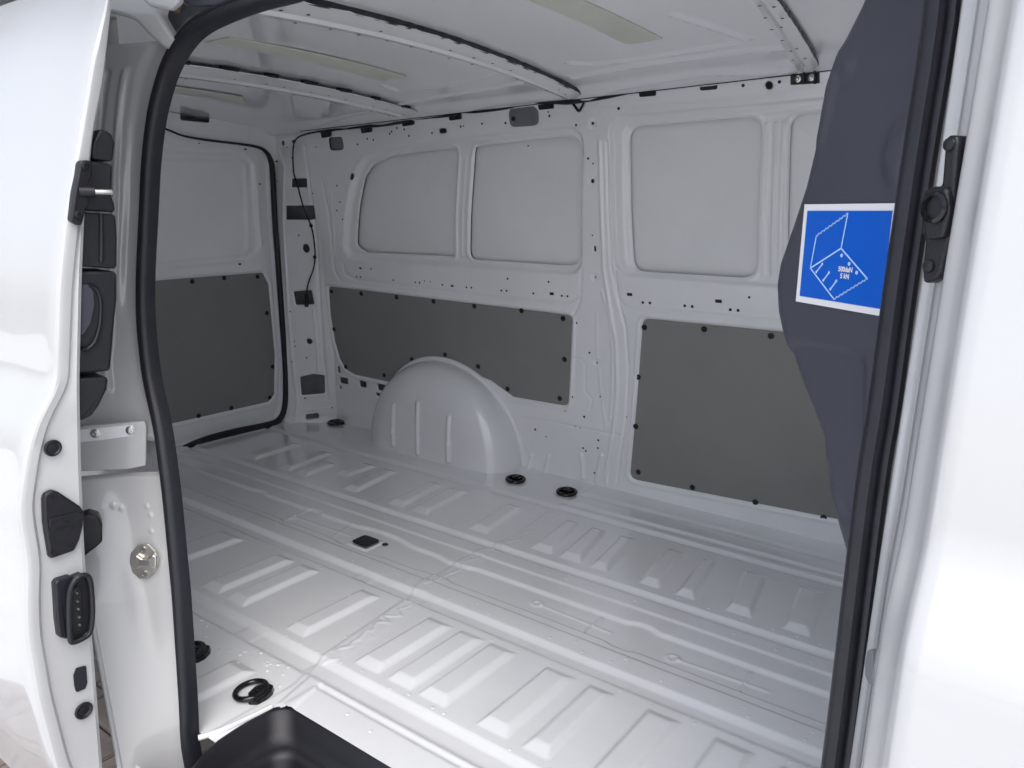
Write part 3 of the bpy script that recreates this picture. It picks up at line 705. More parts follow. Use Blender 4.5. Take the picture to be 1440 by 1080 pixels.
for nm, fpx, bpx in (('b1', ((257, 84), (580, 150)), ((250, 106), (545, 160))), ('b2', ((480, 5), (815, 125)), ((404, 25), (780, 130))), ('b3', ((1100, 0), (1155, 92)), ((1060, 0), (1118, 98)))):
    a = Ro(fpx); b = Ro(bpx)
    fx = (lambda a: lambda y: ext(a[0], a[1], y))(a); bx = (lambda b: lambda y: ext(b[0], b[1], y))(b)
    fb[nm] = (fx, bx)
    o = bow(fx, bx, False); tag(o, label={'b1': 'rear roof bow', 'b2': 'middle roof bow', 'b3': 'front roof bow near the bulkhead'}[nm])
    # dark blobs and strips stand for shade in the bow's open front gap
    def gap_shade(bm, x, y, z, L, j):
        wv = [bm.verts.new((x+dx, y+dy*j, z+dz)) for dx, dy, dz in ((.002, -L, -.001), (.003, L, -.001), (.003, L*.8, -.011), (.002, -L*.8, -.0115), (-.012, -L, -.001), (-.012, L, -.001), (-.012, L*.8, -.011), (-.012, -L*.8, -.0115))]
        for q_ in ((0, 1, 2, 3), (4, 5, 6, 7), (0, 1, 5, 4), (3, 2, 6, 7), (0, 3, 7, 4), (1, 2, 6, 5)): bm.faces.new([wv[k] for k in q_])
    if nm == 'b1':
        for y in np.arange(.95, 2.2, .145):
            bm = bmesh.new(); gap_shade(bm, fx(y), y, float(zroof(fx(y), y)), .024, random.uniform(.6, 1.3)); bm_obj('gap_shade_bead', bm, 'dark', o)
    else:
        y0_, y1_ = .95, 2.2
        tube('gap_shade_strip', [(fx(y)-.004, y, float(zroof(fx(y), y))-.006) for y in np.linspace(y0_, y1_, 60)], .0055, 'rubber', o, n=8, sub=2, radii=[(.0060 if nm == 'b2' else .005)+.003*random.random() for _ in range(60)])
    pts = []
    for y in np.arange(1.0, 2.2, .09):
        for s_ in (.30, .70):
            if random.random() < .75:
                xx = fx(y)-(fx(y)-bx(y))*s_; pts.append((xx+random.uniform(-.006, .006), y+random.uniform(-.02, .02)))
    bm = bmesh.new()
    for x, y in pts:
        mt = Matrix.Translation((x, y, float(zroof(x, y))-.0197)) @ Matrix.Rotation(math.pi, 4, 'X'); lathe(bm, [(.0042, 0), (.0035, .0006), (0, .0004)], mt, 8)
    h_ = bm_obj('bow_shade_disc', bm, 'dark', o); tag(h_, kind='stuff')  # dark discs under the bow, painted shade of its small holes
for px in ([(288, 58), (322, 51), (572, 106), (534, 112)], [(737, -4), (815, -4), (932, 52), (882, 61)], [(225, 118), (340, 135), (345, 145), (228, 128)]):
    uv = Ro(px); o = RF.sheet('adhesive_pad', uv, .004, .003, 'pad', rf, cell=.06)
# header rail strip joining the roof to the side wall
tube('rail_weld_line', [tuple(RF.P(np.array([x]), np.array([2.205]), np.array([.026]))[0][0]) for x in np.linspace(-2.75, -.3, 30)], .0016, 'dark', rf, n=6, sub=1)

# ------------------------------------------------------------------ bulkhead and closing panels
bm = bmesh.new(); v = [bm.verts.new(p) for p in ((-.115, .865, -.02), (-.115, 2.48, -.02), (-.115, 2.48, 1.46), (-.115, .865, 1.46))]; bm.faces.new(v)
bm_obj('bulkhead', bm, 'inner', van)
bm = bmesh.new(); v = [bm.verts.new(p) for p in ((-3.1, .86, -.02), (-1.62, .86, -.02), (-1.62, .86, 1.45), (-3.1, .86, 1.45))]; bm.faces.new(v)
bm_obj('near_inner_wall', bm, 'inner', van)
bm = bmesh.new(); v = [bm.verts.new(p) for p in ((-3.13, 1.05, -.28), (.5, 1.05, -.28), (.5, 2.55, -.28), (-3.13, 2.55, -.28))]; bm.faces.new(v)
bm_obj('underbody', bm, 'dark', van)

# dark trim of the bulkhead edge beside the door, with its label
n_t = np.array([-.6, -.8, 0.]); p0 = np.array([-.10, .835, 0.])
TR = Patch(lambda u, v: st(p0[0]-.8*u, p0[1]+.6*u, v), (-.09, .40), (.45, 1.42), flip=True)
tpx = [(1330, -60), (1235, -60), (1215, 0), (1182, 66), (1163, 118), (1152, 185), (1134, 260), (1115, 318), (1097, 370), (1092, 402), (1094, 440), (1101, 474), (1114, 515), (1124, 545), (1139, 580), (1153, 620), (1154, 642), (1156, 655), (1168, 700), (1180, 745), (1196, 800), (1260, 830)]
tuv = fillet(TR.inv(tpx, (.1, 1.)), .012, 3); tuv = np.vstack([tuv, [(-.08, .47), (-.08, 1.41)]])
# keep an orderly outline: replace the two right corners by the straight edge behind the seal
lft = TR.inv(tpx[1:-1], (.1, 1.)); lft[:, 0] += .009; tuv = np.vstack([fillet(np.vstack([lft, [(-.06, .56), (-.06, 1.40)]]), .02, 3)])
low = TR.inv([(1090, 476), (1190, 490), (1215, 500), (1212, 640), (1200, 760), (1140, 640)], (.1, .9))
def trimH(U, V):
    s = sdf(U, V, tuv); d = np.clip(-s/.020, 0, 1); h = -.012*(1-np.sqrt(np.clip(1-(1-d)**2, 0, 1)))
    s2 = sdf(U, V, fillet(low, .03)); h += -.006*(1-ss(s2, -.008, 0.006))
    h += bead(U, V, TR.inv([(1190, 90), (1175, 80), (1150, 190)], (.1, 1.)), .02, .003)
    c = TR.inv([(1266, 215)], (.1, 1.))[0]; h += .008*np.exp(-(((U-c[0])/.020)**2+((V-c[1])/.030)**2)**2)
    return h
tr = TR.build('bulkhead_trim', .003, 'trim', van, trimH, lambda U, V: -sdf(U, V, tuv)); tag(tr, label='dark blue grey plastic trim behind the front edge of the doorway')
su = TR.inv([(1140, 288), (1262, 285), (1241, 444), (1115, 423)], (.1, 1.))
u0 = su[[0, 3], 0].mean(); u1 = su[[1, 2], 0].mean(); v1 = su[[0, 1], 1].mean(); v0 = su[[2, 3], 1].mean()
hoff = float(trimH(np.array([(u0+u1)/2]), np.array([(v0+v1)/2]))[0])
su = np.array([(u0, v1), (u1, v1), (u1, v0), (u0, v0)])
o = TR.sheet('load_label', su, .0022, .001, 'label', van, bev=.0003); tag(o, label='blue load label with a white border, box drawing and 500daN, 5 kN')
def Lp(px): return TR.inv([px], (.1, 1.))[0]
bl = np.array([(u0-.0075, v1-.0075), (u1+.0015, v1-.0075), (u1+.0015, v0+.0075), (u0-.0075, v0+.0075)])
TR.sheet('blue_field', bl, .0030, .001, 'blue', o, bev=.0002)
bm = bmesh.new()
def z8(a): return (1120+a[0]/5.68, 270+a[1]/5.68)
def stroke(pts, w=.0009, off=.0036):
    uv = TR.inv([z8(p) for p in pts], (.1, 1.)) if pts and pts[0] is not None else None
    for a, b in zip(uv, uv[1:]):
        t = b-a; t = t/(np.linalg.norm(t)+1e-9); nn = np.array([-t[1], t[0]])*w; a2 = a-t*w*.8; b2 = b+t*w*.8
        q4 = np.array([a2+nn, a2-nn, b2-nn, b2+nn]); P, _ = TR.P(q4[:, 0], q4[:, 1], np.full(4, off)); bm.faces.new([bm.verts.new(p) for p in P])
def wavy(a, b, n=9, amp=7):
    a = np.array(a, float); b = np.array(b, float); t = (b-a)/np.linalg.norm(b-a); nn = np.array([-t[1], t[0]]); out = []
    for i in range(n*4+1): out.append(tuple(a+(b-a)*i/(n*4)+nn*amp*math.sin(i*math.pi/2)*.5))
    return out
stroke(wavy((180, 350), (432, 172))); stroke([(432, 172), (378, 450), (132, 608), (180, 350)]); stroke([(378, 450), (588, 692)]); stroke(wavy((588, 692), (320, 855))); stroke([(320, 855), (132, 608)])
for a, b in (((228, 575), (180, 638)), ((282, 643), (236, 705)), ((340, 710), (293, 775))): stroke([a, b], .0009)
for c in ((383, 507), (443, 574), (503, 644), (228, 575), (180, 638), (282, 643), (236, 705), (340, 710), (293, 775)):
    uv = TR.inv([z8(c)], (.1, 1.))[0]; r_ = .0022 if c[0] > 380 else .0017
    cc = circ(uv, r_, 12); P, _ = TR.P(cc[:, 0], cc[:, 1], np.full(12, .0037)); bm.faces.new([bm.verts.new(p) for p in P])
bm_obj('box_drawing', bm, 'line', o)
for txt, pxp, size in (('500daN', (413, 620), .0068), ('5 kN', (407, 674), .0068)):
    cu = bpy.data.curves.new(txt, 'FONT'); cu.body = txt; cu.size = size; cu.align_x = 'CENTER'; cu.align_y = 'CENTER'; cu.extrude = .0001; cu.offset = .0002
    to = bpy.data.objects.new('t', cu); COL.objects.link(to); bpy.context.view_layer.update()
    me = bpy.data.meshes.new_from_object(to.evaluated_get(bpy.context.evaluated_depsgraph_get())); bpy.data.objects.remove(to)
    uv = TR.inv([z8(pxp)], (.1, 1.))[0]; P, n = TR.P(uv[0:1], uv[1:2], np.array([.0037]))
    me.materials.clear(); me.materials.append(MT['label']); t_ = link('print_text', me, o); t_.matrix_local = at(P[0], n[0]) @ Matrix.Diagonal((1.05, 1.15, 1, 1))

# ------------------------------------------------------------------ door seal (swept profile)
inner = [(360, 17), (310, 35), (280, 60), (260, 92), (245, 127), (232, 175), (224, 250), (219, 370), (217, 445), (222, 507), (229, 540), (242, 595), (250, 640), (257, 715), (264, 810), (269, 860), (275, 985), (279, 1060)]
outer = [(290, 10), (262, 30), (243, 50), (222, 87), (210, 130), (203, 175), (196, 250), (190.5, 345), (190, 420), (194, 482), (200, 540), (210, 590), (217, 640), (228, 715), (239, 810), (242, 860), (252, 985), (259, 1060)]
SS = Patch(lambda u, v: st(u, Ys(v), v), (-1.6, 0), (-.2, 1.4))
inn = [(430, -4), (385, 8)]+inner; out_ = [(415, -30), (345, -10)]+outer
lc = SS.inv([((a[0]+b[0])/2, (a[1]+b[1])/2) for a, b in zip(inn, out_)], (-1.3, .8))
rc = SS.inv([(1322, 0), (1292, 235), (1268, 400), (1246, 565), (1225, 700), (1178, 1080)], (-.13, .8))
xl = lc[:, 0]; xR = float(rc[:, 0].mean())
path = [(float(a), float(b)) for a, b in lc[::-1]]                        # up the rear side
ztop = path[-1][1]+.010
path += [(-.95, ztop+.004), (-.6, ztop+.004), (-.32, ztop), (xR-.07, ztop-.02), (xR-.02, ztop-.07), (xR, ztop-.14)]
path += [(float(a), float(b)) for a, b in rc if b < ztop-.2]
path += [(xR, .30), (xR, .12), (xR-.01, .0), (xR-.06, -.075), (xR-.2, -.09), (-.6, -.09), (-1.0, -.09), (-1.24, -.085)]
path = [p for i, p in enumerate(path) if i == 0 or abs(p[0]-path[i-1][0])+abs(p[1]-path[i-1][1]) > .004]
def dense(P, sub=4):
    N = len(P); out = []
    for i in range(N):
        a, b, c, d = [np.array(P[(i+k) % N]) for k in (-1, 0, 1, 2)]
        for k in range(sub):
            t = k/sub; out.append(.5*((2*b)+(-a+c)*t+(2*a-5*b+4*c-d)*t*t+(-a+3*b-3*c+d)*t**3))
    return np.array(out)
pd = dense(path); 
cz = pd.mean(0)
# profile: (r outward from the opening centre, d toward outside = -Y)
prof = [(-.014, -.014), (-.015, .004), (-.012, .013), (-.007, .0175), (.000, .0180), (.0035, .0145), (.0055, .0095), (.0085, .0115), (.012, .0115), (.0145, .007), (.0145, -.004), (.008, -.014)]
bm = bmesh.new(); rings = []
Np = len(pd)
for i in range(Np):
    t = pd[(i+1) % Np]-pd[i-1]; t /= np.linalg.norm(t); nrm = np.array([t[1], -t[0]])
    if nrm @ (pd[i]-cz) < 0: nrm = -nrm
    y = float(Ys(pd[i][1]))
    rings.append([bm.verts.new((pd[i][0]+nrm[0]*r_, y-d_, pd[i][1]+nrm[1]*r_)) for r_, d_ in prof])
for i in range(Np):
    a, b = rings[i], rings[(i+1) % Np]
    for k in range(len(prof)): bm.faces.new((a[k], a[(k+1) % len(prof)], b[(k+1) % len(prof)], b[k]))
o = bm_obj('door_seal', bm, 'rubber', van, angle=40); tag(o, label='thick black rubber seal round the side doorway')

# ------------------------------------------------------------------ rear jamb (C pillar) between seal and outer skin
ysk_z = [-.6, .07, .32, .53, .62, .69, .705, .745, .76, .80, .88, .99, 1.073, 1.236, 1.32, 1.5]; ysk_y = [.56, .555, .548, .555, .563, .572, .580, .618, .625, .632, .645, .668, .692, .735, .768, .84]
_yd2 = np.convolve(np.pad(np.interp(_zd, ysk_z, ysk_y), 1, mode='edge'), np.ones(3)/3, mode='valid')
Ysk = lambda z: np.interp(z, _zd, _yd2)
lz = lc[:, 1]; order = np.argsort(lz[3:])
xsl = lambda z: np.interp(z, lc[3:, 1][order], lc[3:, 0][order])
xe = lambda z: np.interp(z, [-.3, 0, .12, .27, .40, .6, 1.3], [-1.33, -1.375, -1.395, -1.42, -1.47, -1.56, -1.62])      # outer front edge of the quarter panel
def _jb(u, v):
    s = (u/.20); x0 = xsl(v)-.016; y0 = Ys(v)+.004; x1 = xe(v); y1 = np.maximum(Ysk(v)+.015, .60)
    e = np.clip(s, 0, 1); x = x0+(x1-x0)*e**.9; y = y0+(y1-y0)*e**1.5
    return st(x, y, v)
JB = Patch(_jb, (0, .20), (-.32, 1.30), flip=False)
if JB.P(np.array([.1]), np.array([.5]))[1][0][0] < 0: JB.flip = True
def Jv(pts, r=0.):
    uv = JB.inv(pts, (.06, .5)); return fillet(uv, r) if r else uv
_c1 = Jv([(214, 620)])[0]; _c2 = Jv([(211, 664)])[0]
jcut = fillet([(_c1[0]+.002, _c2[1]), (_c1[0]+.002, _c1[1]), (.30, _c1[1]), (.30, _c2[1])], .006)
def jambH(U, V):
    h = -.007*ss(U, .012, .020)*(1-ss(U, .050, .070))*ss(V, .75, .9)
    h += bead(U, V, np.array([(.092, .66), (.085, .95), (.09, 1.25)]), .012, .007)
    h += bead(U, V, np.array([(.13, .66), (.125, .95), (.13, 1.25)]), .012, -.008)
    s = sdf(U, V, jcut); h += -.012*(1-ss(s, -.002, .010))
    # broad dished recess below the bracket and the wavy fold
    h += -.012*np.exp(-(((U-.10)/.035)**2+((V-.30)/.16)**2))
    h += bead(U, V, Jv([(131, 855), (153, 905), (170, 960), (180, 1020), (200, 1085)]), .006, -.005)
    for c in ((206, 712), (211, 724), (212, 747), (170, 715), (160, 712)):
        q_ = Jv([c])[0]; d = np.hypot(U-q_[0], V-q_[1]); h += .0022*(1-ss(d, .002, .007))
    return h
jb = JB.build('rear_door_jamb', .003, 'paint', van, jambH, lambda U, V: sdf(U, V, jcut)); tag(jb, label='white door jamb behind the rear edge of the doorway')
Patch(lambda u, v: JB.f(u, v)+np.array([-.055, .03, 0]), (.0, .18), (.52, .74)).build('jamb_backing', .02, 'paint', jb)
# bracket plate with two screws
def on_jb(px, off):
    uv = JB.inv([px], (.08, .5))[0]; P, n = JB.P(uv[0:1], uv[1:2], np.array([off])); return P[0], n[0]
pj = JB.inv([(160, 630)], (.08, .5))[0]; Pj, nj = JB.P(pj[0:1], pj[1:2], np.array([.014])); nj = np.array([.80, -.60, 0.]); 
bp_ = [on_plane(p, Pj[0]+nj*.006, nj) for p in ((100, 603), (118, 599), (203, 592), (206, 598), (205, 655), (180, 660), (118, 663), (100, 664))]
brk = plate('rail_end_bracket', bp_, nj, .008, 'paint', jb, .002)
pl2 = [on_plane(p, Pj[0]+nj*.001, nj) for p in ((112, 603), (188, 596), (189, 612), (150, 617), (112, 621))]
pl2 = [p+nj*.006 for p in pl2]
plate('bracket_pad', pl2, nj, .002, 'inner', brk, .001)
for p in ((134, 609.5), (183.5, 605)):
    q = on_plane(p, Pj[0]+nj*.008, nj); lathe_obj('screw', [(.0085, 0), (.0085, .0012), (.0062, .002), (.006, .005), (.0035, .0055), (.003, .003), (0, .003)], q, nj, 'steel', brk)
# striker
q, n = on_jb((202, 790), .003)
ns_ = np.array([.62, -.78, .05]); ns_ /= np.linalg.norm(ns_)
sk = [on_plane(p, q, ns_) for p in ((193, 767), (208, 765), (219, 776), (222, 790), (218, 805), (208, 813), (196, 814), (186, 805), (182, 790), (184, 778))]
stk = plate('striker_plate', sk, ns_, .004, 'zinc', jb, .0012, r=.004); tag(stk, label='zinc plated door striker')
for p in ((201.5, 773.5), (203, 807)):
    qq = on_plane(p, q+ns_*.0005, ns_); lathe_obj('screw', [(.0070, 0), (.0065, .0025), (.004, .0026), (.0035, .001), (0, .001)], qq, ns_, 'steel', stk)
plate('striker_loop', [on_plane(p, q+ns_*.009, ns_) for p in ((185, 783), (192, 781), (199, 786), (207, 786), (214, 780), (220, 783), (220, 797), (214, 801), (207, 797), (199, 797), (192, 802), (186, 798))], ns_, .009, 'zinc', stk, .0028)
plate('striker_slot', [on_plane(p, q+ns_*.0095, ns_) for p in ((195, 788), (211, 788), (211, 795), (195, 795))], ns_, .002, 'steel', stk, .0005)
# door stop block
q, n = on_jb((128, 750), .02)
plate('door_buffer', [on_plane(p, (-1.36, .60, .46), (.9, -.43, 0)) for p in ((112, 728), (125, 723), (139, 727), (144, 738), (144, 762), (138, 768), (120, 782), (112, 784))], (.9, -.43, 0), .03, 'plastic', jb, .004)
# quarter panel skin behind the door
Patch(lambda u, v: st(u, Ysk(v), v), (-3.13, -1.60), (.30, 1.45)).build('quarter_panel', .03, 'paint', van)
# flange of the quarter panel at the jamb's lower outer edge
tube('jamb_flange', [JB.P(np.array([.198]), np.array([z]), np.array([0.]))[0][0] for z in np.linspace(-.30, .62, 20)], .005, 'paint', jb, sub=2)
# upper rail pocket with bolt
pk = [on(p, 1, .86) for p in ((236, -20), (300, -20), (290, 12), (262, 22), (246, 50), (233, 66), (222, 45), (216, 20), (222, -10))]
plate('rail_pocket', pk, (0.3, -1, 0), .03, 'grey', van, .003)
q = on((247, 9), 1, .845); lathe_obj('rail_bolt', [(.013, 0), (.013, .002), (.009, .003), (.009, .009), (.006, .011), (0, .011)], q, (.2, -1, -.2), 'rust', van, 6)
plate('upper_rail', [on(p, 1, .83) for p in ((248, -30), (400, -60), (330, 2), (300, 8), (268, 8), (258, 1))], (0, -1, 0), .012, 'trim', van, .002)

# folded sheet metal at the top of the rear jamb
G = lambda pts, y: [on(p, 1, y) for p in pts]
plate('jamb_fold', G([(150, -25), (215, -25), (222, -5), (218, 18), (226, 36), (236, 56), (233, 70), (222, 64), (206, 46), (196, 32), (186, 26), (160, 20)], .80), (.35, -1, 0), .02, 'paint', jb, .007, r=.006, seg=4)
plate('jamb_fold', G([(205, -25), (245, -25), (243, 0), (234, 12), (214, 10), (206, 0)], .785), (.35, -1, 0), .012, 'paint', jb, .005, r=.004, seg=3)
# ------------------------------------------------------------------ sliding door, slid back outside the body
DX = -1.30
eo = np.array([(on(p, 0, DX)[2], on(p, 0, DX)[1]) for p in ((155, -60), (150, 0), (130, 75), (105, 225), (90, 300), (80, 400), (76, 500), (75, 545), (62, 568), (48, 590), (34, 640), (22, 720), (30, 765), (35, 800), (33, 850), (35, 900), (50, 985), (75, 1080), (110, 1160))])[::-1]
ei = np.array([(on(p, 0, DX)[2], on(p, 0, DX)[1]) for p in ((165, -60), (160, 0), (150, 110), (135, 180), (122, 300), (118, 400), (115, 540), (117, 650), (122, 780), (133, 900), (147, 1080), (153, 1160))])[::-1]
def smooth1(zs, ys, k=9):
    zd = np.linspace(zs[0], zs[-1], 240); yd = np.interp(zd, zs, ys); w = np.hanning(k+2)[1:-1]; w /= w.sum()
    return zd, np.convolve(np.pad(yd, k//2, mode='edge'), w, mode='valid')
ozd, oyd = smooth1(eo[:, 0], eo[:, 1], 13); izd, iyd = smooth1(ei[:, 0], ei[:, 1], 15)
Yo = lambda z: np.interp(z, ozd, oyd); Yi = lambda z: np.interp(z, izd, iyd)
zb, zt = float(eo[0, 0]), 1.36
bm = bmesh.new(); rows = []
zs = np.linspace(zb, zt, 150)
for z in zs:
    yo, yi_ = float(Yo(z)), float(Yi(z)); w = max(yi_-yo, .006)
    pr = []
    for x in np.linspace(-2.55, -1.34, 14): pr.append((x, yo-.010*ss(np.array(-1.30-x), 0, .25)+(.0)))
    pr += [(-1.325, yo-.001), (-1.312, yo+.0005), (-1.305, yo+.002), (-1.3005, yo+.006), (DX, yo+min(.012, w*.3)), (DX, yo+w*.40), (DX, yo+w*.6), (DX-.001, yi_-min(.008, w*.2)), (DX-.004, yi_-.002), (DX-.010, yi_), (DX-.12, yi_+.004), (-2.55, yi_+.004)]
    if w > .03:   # rolled outer flange, then a shallow step to the end face
        k0 = 14+4; pr[k0] = (DX+.001, yo+.010); pr[k0+1] = (DX+.0005, yo+.022); pr[k0+2] = (DX-.006, yo+.028)
    rows.append([bm.verts.new((x, y, z)) for x, y in pr])
for a, b in zip(rows, rows[1:]):
    for k in range(len(a)-1): bm.faces.new((a[k], a[k+1], b[k+1], b[k]))
sdoor = bm_obj('sliding_door', bm, 'paint', van, angle=24); tag(sdoor, label='white sliding door slid back, seen from its front edge')
NE = (1, 0, 0)
E_ = lambda pts, x=DX: [on(p, 0, x) for p in pts]
z1 = lambda a: (90+a[0]/4.5, 180+a[1]/4.5)
lt = plate('upper_latch', E_([z1(p) for p in ((100, 225), (112, 205), (150, 203), (185, 212), (182, 300), (165, 330), (160, 400), (158, 480), (140, 520), (112, 625), (48, 590), (45, 575), (68, 400), (90, 300))], DX+.012), NE, .014, 'plastic', sdoor, .003, r=.004)
tag(lt, label='black upper latch with a steel guide pin')
for p in ((132, 240), (90, 548)):
    lathe_obj('screw', [(.0065, 0), (.006, .002), (.003, .003), (.0025, .0015), (0, .0015)], on(z1(p), 0, DX+.012), NE, 'plastic', lt)
q = on(z1((150, 405)), 0, DX+.012); d_ = np.array([.35, .93, .02])
tube('pin_sleeve', [q-d_*.012, q+d_*.010], .0085, 'plastic', lt, n=14, sub=2)
tube('guide_pin', [q+d_*.008, q+d_*.034, q+d_*.038], .0048, 'steel', lt, n=12, sub=2, radii=[.0048, .0048, .003])
# black inner trim with handle, in four blocks
XB = DX-.012
segs = [[(225, 5), (268, 15), (300, 40), (320, 90), (307, 214), (200, 198), (205, 100)], [(198, 205), (305, 228), (300, 430), (318, 480), (324, 533), (160, 522), (150, 480)], [(150, 530), (324, 546), (333, 700), (332, 892), (138, 878), (130, 700)]]
for s_ in segs:
    s2 = [(a-25 if a < 210 else a, b) for a, b in s_]
    plate('door_trim_block', E_([z1(p) for p in s2], XB), (1, -.15, 0), .09, 'plastic', sdoor, .004, r=.003)
z2 = lambda a: (a[0]/4, 270+a[1]/4)
plate('door_trim_block', E_([z2(p) for p in ((440, 445), (655, 445), (655, 600), (640, 760), (622, 1008), (440, 1030))], XB), (1, -.15, 0), .09, 'plastic', sdoor, .005, r=.003)
plate('door_trim_block', E_([z2(p) for p in ((440, 1050), (612, 1036), (600, 1110), (560, 1200), (520, 1260), (450, 1300))], XB), (1, -.15, 0), .09, 'plastic', sdoor, .005, r=.006)
tube('trim_rib', E_([z1(p) for p in ((236, 545), (238, 700), (236, 845))], XB+.002), .004, 'plastic', sdoor)
tube('recess_rim', E_([z2(p) for p in ((500, 522), (545, 550), (566, 620), (562, 740), (535, 840), (490, 885), (462, 880))], XB+.001), .0035, 'plastic', sdoor, n=10)
plate('handle_recess', E_([z2(p) for p in ((440, 520), (500, 520), (528, 560), (532, 640), (510, 740), (470, 800), (440, 810))], XB+.002), (1, 0, 0), .004, 'trim', sdoor, .001, r=.003)
# end-face fittings
z3 = lambda a: (a[0]/4, 540+a[1]/4)
lathe_obj('door_bung', [(.0135, 0), (.0135, .002), (.011, .003), (.009, .001), (.004, .001), (0, .002)], on((74, 630), 0, DX+.001), NE, 'plastic', sdoor, 24)
cv = plate('lock_cover', E_([z3(p) for p in ((246, 650), (255, 620), (300, 600), (335, 610), (455, 690), (475, 720), (470, 800), (450, 880), (420, 940), (282, 988), (275, 940), (262, 860), (250, 780))], DX+.008), NE, .010, 'plastic', sdoor, .004, r=.006)
tag(cv, label='black lock cover on the door edge')
plate('cover_panel', E_([z3(p) for p in ((280, 760), (440, 720), (470, 735), (430, 790), (300, 825), (278, 800))], DX+.0105), NE, .003, 'plastic', cv, .001, r=.004)
for p in ((292, 640), (375, 768), (405, 910), (292, 945)):
    lathe_obj('screw', [(.0042, 0), (.004, .0015), (.002, .0015), (.0018, .0005), (0, .0005)], on(z3(p), 0, DX+(.0105 if p[0] == 375 else .008)), NE, 'plastic', cv, 12)
z4 = lambda a: (a[0]/4, 810+a[1]/4)
pb = E_([z4(p) for p in ((310, 45), (325, 20), (400, -5), (480, -8), (505, 30), (520, 200), (510, 320), (470, 350), (415, 372), (375, 355), (335, 350), (322, 250))], DX+.016)
pg = plate('contact_plug', E_([z4(p) for p in ((310, 45), (325, 25), (400, 0), (425, 20), (400, 60), (385, 150), (388, 330), (380, 358), (335, 345), (322, 250))], DX+.010), NE, .014, 'rubber', sdoor, .003, r=.004)
tag(pg, label='ribbed black contact plug with five pins')
fc = E_([z4(p) for p in ((395, 80), (430, 15), (475, -5), (505, 20), (518, 120), (520, 230), (505, 320), (465, 352), (415, 372), (395, 350), (388, 200))], DX+.020)
tube('plug_rim', fc, .0045, 'rubber', pg, n=8, closed=True, sub=4)
plate('plug_face', [p-np.array([.006, 0, 0]) for p in fc], NE, .016, 'plastic', pg, .001)
plate('plug_core', E_([z4(p) for p in ((405, 90), (440, 55), (458, 90), (465, 270), (450, 310), (405, 300))], DX+.019), NE, .006, 'plastic', pg, .001, r=.003)
for p in ((432, 97), (436, 143), (440, 187), (445, 232), (448, 276)):
    q = on(z4(p), 0, DX+.020); tube('contact_pin', [q-np.array([.006, 0, 0]), q, q+np.array([.003, 0, 0])], .0024, 'steel', pg, n=8, sub=2, radii=[.0024, .0024, .0012])
plate('edge_slot', E_([z4(p) for p in ((415, 560), (430, 520), (485, 505), (492, 600), (480, 635), (430, 655), (420, 620))], DX+.001), NE, .002, 'dark', sdoor, .0004, r=.003)
lathe_obj('door_bung', [(.0150, 0), (.0150, .0025), (.013, .0035), (.010, .002), (.009, .001), (0, .002)], on((117.5, 999), 0, DX+.001), NE, 'plastic', sdoor, 24)

# ------------------------------------------------------------------ front jamb (B pillar) and front outer skin
def bp(u, v):
    # u: 0 at the seal .. .20 outward then along the skin
    s = np.clip(u, -.02, .16); k = s/.14
    cx_ = np.interp(u, [-.02, 0, .012, .03, .07, .105, .125, .137, .146, .160, .22, .9], [-.131, -.130, -.124, -.115, -.106, -.092, -.082, -.0765, -.0745, -.066, -.01, .67])
    a = np.interp(u, [-.02, 0, .012, .03, .07, .105, .125, .137, .146, .160, .22, .9], [1.03, 1.0, .98, .86, .60, .34, .17, .075, .03, .0, 0, 0])
    y0 = Ys(v); y1 = Ysk(v)
    return st(cx_, y1+(y0-y1)*a, v)
BP = Patch(bp, (-.02, .90), (-.32, 1.45))
def Bv(pts): return BP.inv(pts, (.07, .9))
def bH(U, V):
    h = .006*np.exp(-((U-.112)/.010)**2)-.006*np.exp(-((U-.038)/.009)**2)*ss(V, .3, 1.3)
    h += -.004*np.exp(-((U-.085)/.010)**2)*(.4+.6*np.sin(V*3.1+.6)**2)
    h += .004*np.exp(-((U-.020)/.005)**2)
    return h
usteps = np.unique(np.concatenate([np.linspace(-.02, .17, 96), np.linspace(.17, .90, 40)]))
vv = np.linspace(-.32, 1.45, 260)
U, V = np.meshgrid(usteps, vv, indexing='ij')
# smooth the section by averaging neighbours in u
def bps(u, v):
    return sum(bp(u+d, v)*w for d, w in ((-.006, .25), (-.003, .25), (0, .0), (.003, .25), (.006, .25)))
BP.f = bps
P, n = BP.P(U, V, np.zeros_like(U)); sgn = -1 if n[20, 100, 1] > 0 else 1
if sgn < 0: BP.flip = True
P, n = BP.P(U, V, bH(U, V))
idx = np.arange(U.size).reshape(U.shape); q = np.stack([idx[:-1, :-1], idx[1:, :-1], idx[1:, 1:], idx[:-1, 1:]], -1).reshape(-1, 4)
fj = mesh_np('front_door_jamb', P.reshape(-1, 3), q, 'paint', van); tag(fj, label='white front pillar and outer body side with a soft crease')
